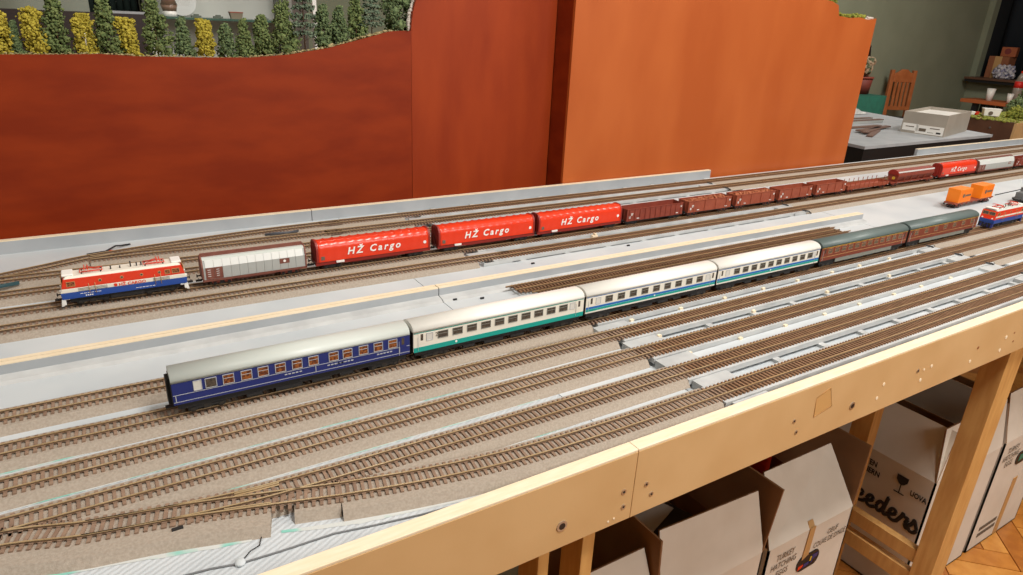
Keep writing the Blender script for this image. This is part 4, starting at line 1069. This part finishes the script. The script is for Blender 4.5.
# box with the script lettering, behind the trestle
b3 = egg_box('white box with black script lettering and glass symbol, behind the wooden trestle', 1.552, 1.868, .552, 1.14, flaps=(
    ([(1.552, 1.13, BT), (1.552, .552, BT), (1.598, .560, -.420), (1.598, 1.10, -.420)], (-1, 0, .4)),
    ([(1.552, .552, BT), (1.868, .552, BT), (1.864, .575, -.412), (1.575, .575, -.412)], (0, -1, .2))))
XT = 1.5505
RX = (PI / 2, 0, -PI / 2)
text_obj('lettering', 'TEN', .021, M['ink'], b3, (XT, .716, -.583), rot=RX, sx=.75, bold=.0006)
text_obj('lettering', 'EIERN', .021, M['ink'], b3, (XT, .716, -.606), rot=RX, sx=.75, bold=.0006)
text_obj('lettering', 'UOVA', .020, M['ink'], b3, (XT, .598, -.604), rot=RX, sx=.70, bold=.0006)
gl = MB(); yq, zq = .622, -.566; K = .74
bowl = [(.019, 0), (-.019, 0), (-.018, -.018), (-.009, -.030), (0, -.034), (.009, -.030), (.018, -.018)]
for pf in (bowl, [(-.0016, -.033), (.0016, -.033), (.0016, -.064), (-.0016, -.064)], [(-.017, -.063), (.017, -.063), (.017, -.067), (-.017, -.067)]):
    gl.prism([(yq + a * K, zq + b * K) for a, b in pf], XT - .0003, XT, 'x')
gl.build('glass_symbol', M['ink'], b3)
# brush script, drawn as strokes (u to the right = -y)
def stroke(pts, u, root):
    sm2 = catmull([(u + a * .026, b * .030) for a, b in pts], 8)
    mb = MB(); mb.tube([(XT, .735 - p.x, -.694 + p.y) for p in sm2], .0046, 8)
    mb.v = [(XT + (x - XT) * .1, y, z) for x, y, z in mb.v]
    mb.build('script_stroke', M['ink'], root)
SE = [(-.15, .25), (.2, .4), (.6, .62), (.62, .95), (.32, 1.0), (.1, .6), (.22, .1), (.6, .0), (1.0, .2)]
for u in (.016, .044, .103): stroke(SE, u, b3)
stroke([(.72, .85), (.38, 1.0), (.08, .55), (.28, .05), (.62, .3), (.84, 1.1), (.95, 1.75), (.86, 1.1), (.78, .4), (.92, .05), (1.25, .25)], .071, b3)
stroke([(-.1, .2), (.2, .8), (.28, 1.12), (.42, .92), (.8, .9), (.66, .4), (.8, .05), (1.1, .2)], .130, b3)
stroke([(-.05, .2), (.35, .8), (.42, 1.12), (.62, .8), (.8, .35), (.6, .02), (.25, .0), (.1, .22)], .154, b3)
# box right of the trestle
b4 = egg_box('white egg box standing on the parquet at the right, hand hole with green inside', 1.888, 2.178, .552, 1.14, flaps=(
    ([(1.888, .552, BT), (2.178, .552, BT), (2.172, .585, -.412), (1.905, .585, -.412)], (0, -1, .3)),
    ([(1.888, 1.13, BT), (1.888, .552, BT), (1.880, .575, -.43), (1.880, 1.10, -.43)], (-1, 0, .1))))
for i, s_ in enumerate(('TURKEY', 'HATCHING', 'EGGS')):
    text_obj('lettering', s_, .026, M['ink2'], b4, (1.952, .5505, -.582 - i * .0235), align='CENTER', sx=.68)
hand_hole(b4, 2.035, -.625, .5515, ((-.022, -.010, .04, .020, mat('green_glimpse', (30, 120, 100), .5)),))
for k in range(14):
    MB().box(1.925 + (k % 7) * .0145, 1.9355 + (k % 7) * .0145, .5508, .5519, -.838 - (k // 7) * .022, -.826 - (k // 7) * .022).build('print_mark', M['ink2'], b4)
MB().box(2.035, 2.060, .5506, .5519, -.895, -.70).build('tape', M['tape'], b4)

# ================================================================== BACKGROUND RIGHT
# second layout piece with grey top and black sides
gt = thing('display_table', 'grey topped table with black sides behind the orange panel', 'table', (0, 0, 0))
gp = [(2.70, 1.590), (3.78, 1.598), (4.08, 2.75), (2.86, 2.75)]
MB().prism(gp, -.012, 0.0, 'z').build('table_top', M['batten'], gt)
MB().prism([(x + (.004 if x < 3 else -.004), y + (.004 if y < 2 else -.004)) for x, y in gp], -.13, -.012, 'z').build('table_side', M['black'], gt)
for (x, y) in ((2.8, 1.66), (3.7, 1.66), (2.92, 2.66), (3.96, 2.66)): MB().box(x, x + .05, y, y + .05, FZ, -.13).build('leg', M['black'], gt)
# grey lidded carton with printed label
bz = 0.0
P0, P1, P2 = Vector((3.376, 1.627, 0)), Vector((3.345, 1.815, 0)), Vector((3.765, 1.715, 0))
e1, e2 = P1 - P0, P2 - P0
gb = thing('grey_carton', 'open grey carton with white label on the grey table', 'carton', tuple(P0))
def gq(u, v, z): return e1 * u + e2 * v + Vector((0, 0, z))
GM = mat('grey_board_carton', (160, 152, 140), .6, c2=(170, 162, 150), scale=9)
def wallq(u0, v0, u1, v1, name, m):
    MB().hexa([gq(u0, v0, 0), gq(u1, v0, 0), gq(u1, v1, 0), gq(u0, v1, 0), gq(u0, v0, .098), gq(u1, v0, .098), gq(u1, v1, .098), gq(u0, v1, .098)]).build(name, m, gb)
wallq(0, 0, 1, .012, 'carton_wall', GM); wallq(0, .988, 1, 1, 'carton_wall', GM); wallq(0, .012, .02, .988, 'carton_wall', GM); wallq(.98, .012, 1, .988, 'carton_wall', GM)
MB().hexa([gq(.02, .012, 0), gq(.98, .012, 0), gq(.98, .988, 0), gq(.02, .988, 0), gq(.02, .012, .084), gq(.98, .012, .084), gq(.98, .988, .084), gq(.02, .988, .084)]).build('white_filling', M['white'], gb)
ld = -e2.normalized() * .001
def lab(u0, u1, z0, z1, m, name, off=1.0):
    MB().hexa([gq(u0, 0, z0) + ld * off, gq(u1, 0, z0) + ld * off, gq(u1, 0, z0), gq(u0, 0, z0), gq(u0, 0, z1) + ld * off, gq(u1, 0, z1) + ld * off, gq(u1, 0, z1), gq(u0, 0, z1)]).build(name, m, gb)
lab(.03, .66, .004, .042, M['white'], 'label'); lab(.60, .97, .012, .044, M['white'], 'label')
lab(.42, .58, .014, .028, M['ink2'], 'label_picture', 1.6); lab(.12, .34, .030, .034, M['ink2'], 'label_print', 1.6); lab(.08, .18, .010, .018, M['ink'], 'label_print', 1.6); lab(.24, .38, .012, .014, M['ink2'], 'label_print', 1.6); lab(.70, .9, .028, .032, M['ink2'], 'label_print', 1.6)
# brown wooden strips on the table
sb = mat('brown_strip', (112, 84, 72), .6)
for i, (x, y, l, a, lab_) in enumerate(((3.23, 1.955, .36, .02, 'brown strip lying rearmost of the crossed strips'), (3.22, 1.875, .34, .16, 'brown strip lying askew in the middle of the crossed strips'), (3.10, 1.80, .26, .42, 'brown strip nearest the table front, slanting toward the carton'), (3.16, 1.845, .28, .30, 'brown strip under the front slanting one'))):
    t = MB().box(-l / 2, l / 2, -.013, .013, 0, .006).build('wood_strip', sb); t.location = (x, y, .0015 + .0062 * (i % 2)); t.rotation_euler = (0, 0, a)
    tag(t, lab_ + ' on the grey table', 'strip')
for i, (y, lab_) in enumerate(((2.12, 'long grey rail strip across the back of the grey table'), (2.06, 'long brown edged strip in front of the grey rail strip'))):
    t = MB().box(-.32, .32, -.012, .012, 0, .014, 0).box(-.32, .32, -.013, .013, .014, .017, 1).build('long_strip', [M['alu'], sb]); t.location = (3.27, y, .0008); tag(t, lab_, 'strip')
pin = thing('black_pin', 'small black peg standing at the left end of the strips', 'peg', (3.00, 1.93, 0))
MB().cyl((0, 0, 0), (0, 0, .018), .006, 10).build('stem', M['black'], pin); MB().cyl((0, 0, .018), (0, 0, .026), .010, 12).build('head', M['black'], pin)
# crumpled plastic bag with purple patch
bagm = mat('milky_plastic', (190, 190, 186), .3, spec=.6)
mb = MB(); nx_, ny_ = 22, 12
for i in range(nx_ + 1):
    for j in range(ny_ + 1):
        u, v = i / nx_, j / ny_; e_ = math.sin(PI * u) ** .6 * math.sin(PI * v) ** .6
        mb.v.append((-.22 + .44 * u + random.uniform(-.006, .006), -.09 + .18 * v + random.uniform(-.005, .005), .002 + e_ * (.035 + .022 * math.sin(u * 9 + v * 4) + random.uniform(-.009, .012))))
for i in range(nx_):
    for j in range(ny_):
        q = i * (ny_ + 1) + j; mb.face((q, q + 1, q + ny_ + 2, q + ny_ + 1), 1 if (12 <= i <= 14 and 2 <= j <= 4) else 0)
t = mb.build('plastic_bag', [bagm, mat('purple_print', (120, 84, 190), .4)]); t.location = (3.66, 2.40, .001); tag(t, 'crumpled clear plastic bag with purple patch on the grey table', 'bag')

# scenery module with brown side and pale end, grass and trees on top
sm = thing('small_scenery_module', 'brown sided scenery module with grass on top at far right', 'scenery', (0, 0, 0))
sx, sy0, sy1, sz0, sz1 = 4.20, 1.690, 2.00, -.10, .028
MB().box(sx, sx + .012, sy0, sy1, sz0, sz1).build('side_panel', mat('dark_brown_side', (86, 56, 40), .6, c2=(100, 66, 46), scale=10), sm)
MB().box(sx, 5.2, sy0 - .012, sy0, sz0, sz1).build('end_panel', M['mdf'], sm)
MB().box(sx + .012, 5.2, sy0, sy1, sz0, sz1 - .004).build('module_body', M['mdf'], sm)
mb = MB()
for _ in range(900): mb.ico((random.uniform(sx, 5.15), random.uniform(sy0 - .008, sy1), sz1 + random.uniform(-.003, .003)), random.uniform(.006, .014), .4, sq=.5)
mb.build('grass_cover', M['grass2'], sm, kind='stuff')
MB().cyl((sx, 1.80, -.012), (sx - .003, 1.80, -.012), .005, 10).build('screw', M['steel'], sm); MB().cyl((sx, 1.985, .012), (sx - .003, 1.985, .012), .005, 10).build('screw', M['steel'], sm)
for x, y in ((4.25, 1.72), (5.1, 1.72), (4.25, 1.95), (5.1, 1.95)): MB().box(x, x + .04, y, y + .04, FZ, sz0).build('leg', M['pine'], sm)
def bush(label, x, y, h, wd, m, n=260):
    t = thing('model_bush', label, 'tree', (x, y, sz1), group='bushes on the small scenery module'); mb = MB()
    for _ in range(n):
        a = random.uniform(0, 2 * PI); u = random.random(); q = wd / 2 * math.sin(PI * (.18 + .78 * u)) * random.uniform(.4, 1)
        mb.ico((q * math.cos(a), q * math.sin(a), h * u), random.uniform(.005, .010), .4)
    mb.build('foliage', m, t); MB().cyl((0, 0, -.003), (0, 0, h * .6), .004, 6).build('trunk', M['bark'], t)
bush('olive yellow bush on the grass beside the white box', 4.44, 1.795, .065, .09, M['grass2'])
bush('dark green tree at the right edge behind the olive bush', 4.95, 1.93, .20, .17, M['t_dark'], 420)
bush('tall dark green tree rightmost on the small module', 5.06, 1.86, .26, .18, M['t_green'], 420)
bush('small dark bush left of the dark tree', 4.78, 1.94, .09, .10, M['t_dark'])
def tinybox(name, label, cat, x, y, sx_, sy_, sz_, m, rz, m2=None):
    t = thing(name, label, cat, (x, y, sz1 + .005), rz)
    MB().hexa([(-sx_ / 2, -sy_ / 2, 0), (sx_ / 2, -sy_ / 2, 0), (sx_ / 2, sy_ / 2, 0), (-sx_ / 2, sy_ / 2, 0), (-sx_ * .56, -sy_ * .56, sz_), (sx_ * .56, -sy_ * .56, sz_), (sx_ * .56, sy_ * .56, sz_), (-sx_ * .56, sy_ * .56, sz_)]).build('tub', m, t, bevel=.003)
    MB().box(-sx_ * .58, sx_ * .58, -sy_ * .58, sy_ * .58, sz_, sz_ + .004).build('lid', m, t)
    if m2: MB().cyl((-sx_ * .1, -sy_ * .53, sz_ * .45), (-sx_ * .1, -sy_ * .6, sz_ * .45), sz_ * .3, 12).build('print', m2, t)
tinybox('white_tub', 'white plastic tub with dark print on the small module grass', 'tub', 4.38, 1.895, .075, .05, .036, M['white'], -.9, M['ink2'])
tinybox('white_box', 'low white box at the left end of the small module grass', 'box', 4.30, 1.972, .05, .03, .014, M['white'], -.9)
tinybox('red_tub', 'small red tub between the two white boxes on the grass', 'tub', 4.33, 1.945, .018, .018, .014, M['tarp'], 0)
hs = thing('model_house', 'tiny model house with reddish roof at the right edge', 'house', (4.52, 1.80, sz1 + .004), .5)
MB().box(-.022, .022, -.016, .016, 0, .018).build('house_walls', M['cream'], hs); MB().prism([(-.019, .018), (0, .032), (.019, .018)], -.025, .025, 'x').build('house_roof', M['ox2'], hs)

# wooden chair by the wall
CHM = mat('varnished_chair_wood', (150, 84, 44), .45, c2=(164, 96, 54), scale=16)
ch = thing('wooden_chair', 'varnished wooden chair with slatted back against the green wall', 'chair', (7.80, 4.20, FZ), -.42)
for s in (-1, 1):
    MB().hexa([(s * .135 - .022, .17, 0), (s * .135 + .022, .17, 0), (s * .135 + .022, .21, 0), (s * .135 - .022, .21, 0), (s * .135 - .022, .21, .99), (s * .135 + .022, .21, .99), (s * .135 + .022, .245, .99), (s * .135 - .022, .245, .99)]).build('back_post', CHM, ch, bevel=.004)
    MB().box(s * .135 - .02, s * .135 + .02, -.20, -.16, 0, .44).build('front_leg', CHM, ch, bevel=.004)
    MB().box(s * .135 - .012, s * .135 + .012, -.16, .17, .20, .235).build('stretcher', CHM, ch)
MB().prism([(-.114, .86), (.114, .86), (.114, .955), (.07, .97), (.035, .998), (-.035, .998), (-.07, .97), (-.114, .955)], .205, .232, 'y').build('top_rail', CHM, ch, bevel=.004)
MB().box(-.114, .114, .188, .212, .56, .60).build('lower_rail', CHM, ch)
for i in range(4): MB().hexa([(-.088 + i * .048, .195, .60), (-.058 + i * .048, .195, .60), (-.058 + i * .048, .209, .60), (-.088 + i * .048, .209, .60), (-.088 + i * .048, .21, .87), (-.058 + i * .048, .21, .87), (-.058 + i * .048, .224, .87), (-.088 + i * .048, .224, .87)]).build('back_slat', CHM, ch)
MB().box(-.165, .165, -.22, .19, .44, .49).build('seat', M['black'], ch, bevel=.01)
# green covered crate stack and basket with bag
gm = mat('teal_green_cloth', (12, 74, 58), .9, c2=(16, 84, 66), scale=20)
gx = thing('green_draped_table', 'side table draped in teal green cloth left of the chair', 'table', (6.58, 3.95, FZ + .02))
MB().box(-.88, -.14, -.22, .22, .0, .785).build('table_frame', M['pine'], gx)
mb = MB(); pts = []
def skirt_ring(z, k):
    out = []
    for (a0, b0, a1, b1) in ((-.90, -.24, -.12, -.24), (-.12, -.24, -.12, .24), (-.12, .24, -.90, .24), (-.90, .24, -.90, -.24)):
        for t in range(12):
            q = t / 12; w_ = math.sin(q * PI * 8) * .012 * k; ny2 = (a1 - a0, b1 - b0); ll = math.hypot(*ny2)
            out.append((a0 + (a1 - a0) * q + ny2[1] / ll * w_, b0 + (b1 - b0) * q - ny2[0] / ll * w_, z))
    return out
R1, R2 = skirt_ring(.79, .1), skirt_ring(.12, 1.0); mb.v = R1 + R2
for i in range(48): j = (i + 1) % 48; mb.face((i, j, 48 + j, 48 + i), 0, True)
mb.face(range(48)); mb.build('tablecloth', gm, gx)
bk = thing('red_basket', 'dark red basket on the green draped table', 'basket', (6.34, 3.93, FZ + .811))
MB().cyl((0, 0, 0), (0, 0, .15), .09, 20, 0, .105).build('basket_wall', mat('dark_red_basket', (104, 40, 28), .7), bk); MB().cyl((0, 0, .14), (0, 0, .155), .11, 20).build('basket_rim', mat('dark_red_basket_rim', (122, 50, 34), .7), bk)
fb = thing('patterned_bag', 'patterned cream and green bag standing in the red basket', 'bag', (6.34, 3.93, FZ + .968))
mb = MB()
for k in range(60): mb.ico((random.uniform(-.07, .07), random.uniform(-.05, .05), random.uniform(.03, .15)), random.uniform(.03, .045), .3)
mb.build('bag_cloth', mat('patterned_cloth', (150, 128, 104), .8, c2=(64, 72, 46), scale=14, lo=.45, hi=.55), fb); MB().tube([(-.05, 0, .18), (-.03, 0, .27), (.03, 0, .27), (.05, 0, .18)], .012, 6).build('bag_handle', M['dark'], fb)
# little bench with cups under the stage ledge
bn = thing('orange_bench', 'orange wooden shelf bench with black legs under the stage ledge', 'bench', (9.0, 3.95, 0))
MB().box(-.14, .20, -.235, .25, -.245, -.205).build('bench_top', mat('orange_wood', (176, 96, 52), .5), bn, bevel=.004)
for y_ in (-.10, .07): MB().box(-.10, -.04, y_, y_ + .055, FZ, -.245).box(.10, .16, y_, y_ + .055, FZ, -.245).build('leg', M['black'], bn)
def cup(label, x, y, h, r):
    c = thing('white_cup', label, 'cup', (x, y, -.2045))
    mb = MB(); prof = [(0, 0), (r * .68, 0), (r, h), (r * .93, h), (r * .63, .006), (0, .006)]; n = 16
    for (rr, z) in prof:
        for i in range(n): mb.v.append((rr * math.cos(2 * PI * i / n), rr * math.sin(2 * PI * i / n), z))
    for k in range(len(prof) - 1):
        for i in range(n): mb.face((k * n + i, k * n + (i + 1) % n, (k + 1) * n + (i + 1) % n, (k + 1) * n + i), 0, True)
    mb.build('cup_wall', M['white'], c)
    mb = MB()
    for i in range(n): a, b = 2 * PI * i / n, 2 * PI * (i + 1) / n; mb.tube([(r * math.cos(a), r * math.sin(a), h), (r * math.cos(b), r * math.sin(b), h)], .003, 5)
    mb.build('cup_rim', M['white'], c)
cup('larger white cup at the middle of the orange bench', 8.97, 3.945, .130, .045)
cup('smaller white cup in front of the red labelled bottle', 8.97, 3.735, .095, .032)
# cartons and bag in the stage opening
ob = thing('brown_carton', 'brown carton standing in the dark stage opening', 'carton', (9.80, 4.28, .0125), 0)
MB().box(-.08, .10, -.10, .13, 0, .255).build('carton_body', mat('mid_brown_card', (138, 84, 54), .8), ob, bevel=.004); MB().box(-.0812, -.08, -.02, .06, .0, .255).build('tape', M['tape'], ob)
ot = thing('open_top_carton', 'small orange printed carton lying on the brown carton', 'carton', (9.82, 4.25, .2685), .2)
MB().box(-.06, .06, -.09, .07, 0, .11).build('carton_body', mat('orange_print_card', (150, 78, 40), .7), ot, bevel=.004); MB().cyl((-.06, 0, .06), (-.062, 0, .06), .035, 14).build('print', mat('dark_red_print', (110, 30, 24), .6), ot)
mb = MB()
for k in range(70): mb.ico((random.uniform(-.03, .03), random.uniform(-.10, .10), random.uniform(.02, .15)), random.uniform(.02, .035), .35)
t = mb.build('white_bag', mat('white_film', (190, 186, 190), .4, c2=(110, 108, 140), scale=30, lo=.5, hi=.62)); t.location = (9.66, 4.17, .0125); tag(t, 'crumpled white plastic bag in front of the brown carton', 'bag')
bo = thing('red_label_bottle', 'plastic bottle with red label at the right end of the orange bench', 'bottle', (9.10, 3.735, -.2048))
MB().cyl((0, 0, 0), (0, 0, .24), .048, 16).cyl((0, 0, .2395), (0, 0, .32), .048, 16, 0, .016).build('bottle_body', mat('clear_plastic', (150, 140, 130), .2), bo)
MB().cyl((0, 0, .160), (0, 0, .232), .049, 16).build('label', mat('label_red', (206, 36, 28), .5), bo); MB().cyl((0, 0, .32), (0, 0, .342), .018, 12).build('cap', M['tarp'], bo)

# ================================================================== BACKGROUND LEFT: showcase behind the trees
WHT = mat('showcase_white', (206, 208, 200), .5, c2=(214, 215, 208), scale=2)
sc1 = thing('white_showcase', 'white glass fronted showcase behind the model trees', 'cabinet', (.53, 3.0, FZ))
def rel(x0, x1, y0, y1, z0, z1): return (x0 - .53, x1 - .53, y0 - 3.0, y1 - 3.0, z0 - FZ, z1 - FZ)
MB().box(*rel(.26, .79, 3.25, 3.27, -.88, .9)).build('back_panel', WHT, sc1)
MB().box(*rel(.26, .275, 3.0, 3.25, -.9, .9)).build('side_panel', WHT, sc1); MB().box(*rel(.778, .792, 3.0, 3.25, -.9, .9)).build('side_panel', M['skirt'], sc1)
MB().box(*rel(.275, .778, 3.0, 3.25, -.9, .10)).build('cabinet_base', WHT, sc1)
MB().box(*rel(.275, .778, 3.0, 3.25, .360, .368)).build('glass_shelf', M['glass_edge'], sc1)
MB().box(*rel(.275, .778, 3.0, 3.25, .88, .9)).build('top_panel', WHT, sc1)
def rest_on(name, label, cat, x, y=3.08): return thing(name, label, cat, (x, y, .3685))
v = rest_on('brown_vase', 'brown vase on the glass shelf of the white showcase', 'vase', .345)
MB().cyl((0, 0, 0), (0, 0, .018), .026, 18, 1, .024).cyl((0, 0, .018), (0, 0, .04), .024, 18, 0, .030).cyl((0, 0, .04), (0, 0, .085), .030, 18, 0, .016).cyl((0, 0, .085), (0, 0, .13), .014, 18, 0, .022).build('vase_body', [mat('vase_brown', (126, 100, 82), .3), M['white']], v)
MB().cyl((0, 0, .13), (0, 0, .136), .024, 18).build('vase_rim', mat('vase_brown', (126, 100, 82), .3), v)
pt = rest_on('pale_plate', 'pale round plate standing beside the brown vase', 'plate', .405, 3.2)
MB().cyl((0, 0, .055), (0, -.008, .056), .055, 28).build('plate_rim', M['alu'], pt); MB().cyl((0, -.008, .056), (0, -.010, .056), .036, 24).build('plate_well', M['alu_hi'], pt)
bx_ = rest_on('small_brown_box', 'small brown open box on the glass shelf', 'box', .587)
MB().hexa([(-.020, -.015, 0), (.020, -.015, 0), (.020, .015, 0), (-.020, .015, 0), (-.026, -.018, .026), (.024, -.018, .022), (.024, .018, .022), (-.026, .018, .026)]).build('box_body', mat('greyish_brown', (140, 128, 108), .7), bx_); MB().box(-.026, .025, -.019, .019, .022, .026).build('box_rim', M['ox2'], bx_)
for x, lb in ((.435, 'tiny dark figure piece on the shelf beside the plate'), (.515, 'tiny dark piece between plate and brown box'), (.69, 'dark low piece at the right end of the glass shelf')):
    t = MB().box(-.018, .018, -.01, .01, 0, .007).box(-.008, .010, -.008, .008, .007, .012).build('shelf_piece', mat('dull_green', (96, 104, 92), .6), None, bevel=.001); t.location = (x, 3.06, .3685); tag(t, lb, 'ornament')
sc2 = thing('dark_showcase', 'dark showcase with pale panes and green curtain, left of the white one', 'cabinet', (-.2, 3.0, FZ))
def rl2(x0, x1, y0, y1, z0, z1): return (x0 + .2, x1 + .2, y0 - 3.0, y1 - 3.0, z0 - FZ, z1 - FZ)
MB().box(*rl2(-.9, .255, 3.0, 3.25, -.9, .372)).build('cabinet_base', mat('dark_brown_wood', (40, 24, 20), .5), sc2)
MB().box(*rl2(-.9, .08, 3.10, 3.12, .372, .95)).build('pane', mat('pale_green_pane', (158, 164, 150), .3, c2=(112, 112, 96), scale=2.2, stretch=(1, 1, .2)), sc2)
for i in range(7):
    x_ = .085 + i * .024
    MB().cyl((x_ + .2, .13, .372 - FZ), (x_ + .2, .13, .95 - FZ), .0125, 10).build('curtain_fold', mat('bottle_green_cloth', (24, 40, 34), .8), sc2)
MB().box(*rl2(.10, .255, 3.0, 3.10, .372, .380)).build('ledge', M['batten'], sc2)
MB().box(*rl2(-.9, .255, 3.22, 3.25, .372, .95)).build('back_panel', mat('dark_brown_wood', (40, 24, 20), .5), sc2)
ps = thing('white_post', 'white upright post right of the white showcase', 'post', (.885, 3.0, FZ))
MB().box(-.008, .008, 0, .03, 0, 1.9).build('post_shaft', M['white'], ps); MB().box(-.03, .03, -.02, .05, 0, .012).build('foot', M['white'], ps)
dp = thing('dark_board', 'brown grey upright board between showcase and white post', 'board', (.833, 3.06, FZ))
MB().box(-.034, .036, 0, .02, 0, 1.9).build('board_face', mat('taupe_board', (98, 88, 80), .7), dp); MB().box(-.040, -.034, -.004, .024, 0, 1.9).build('board_edge', M['dark'], dp)
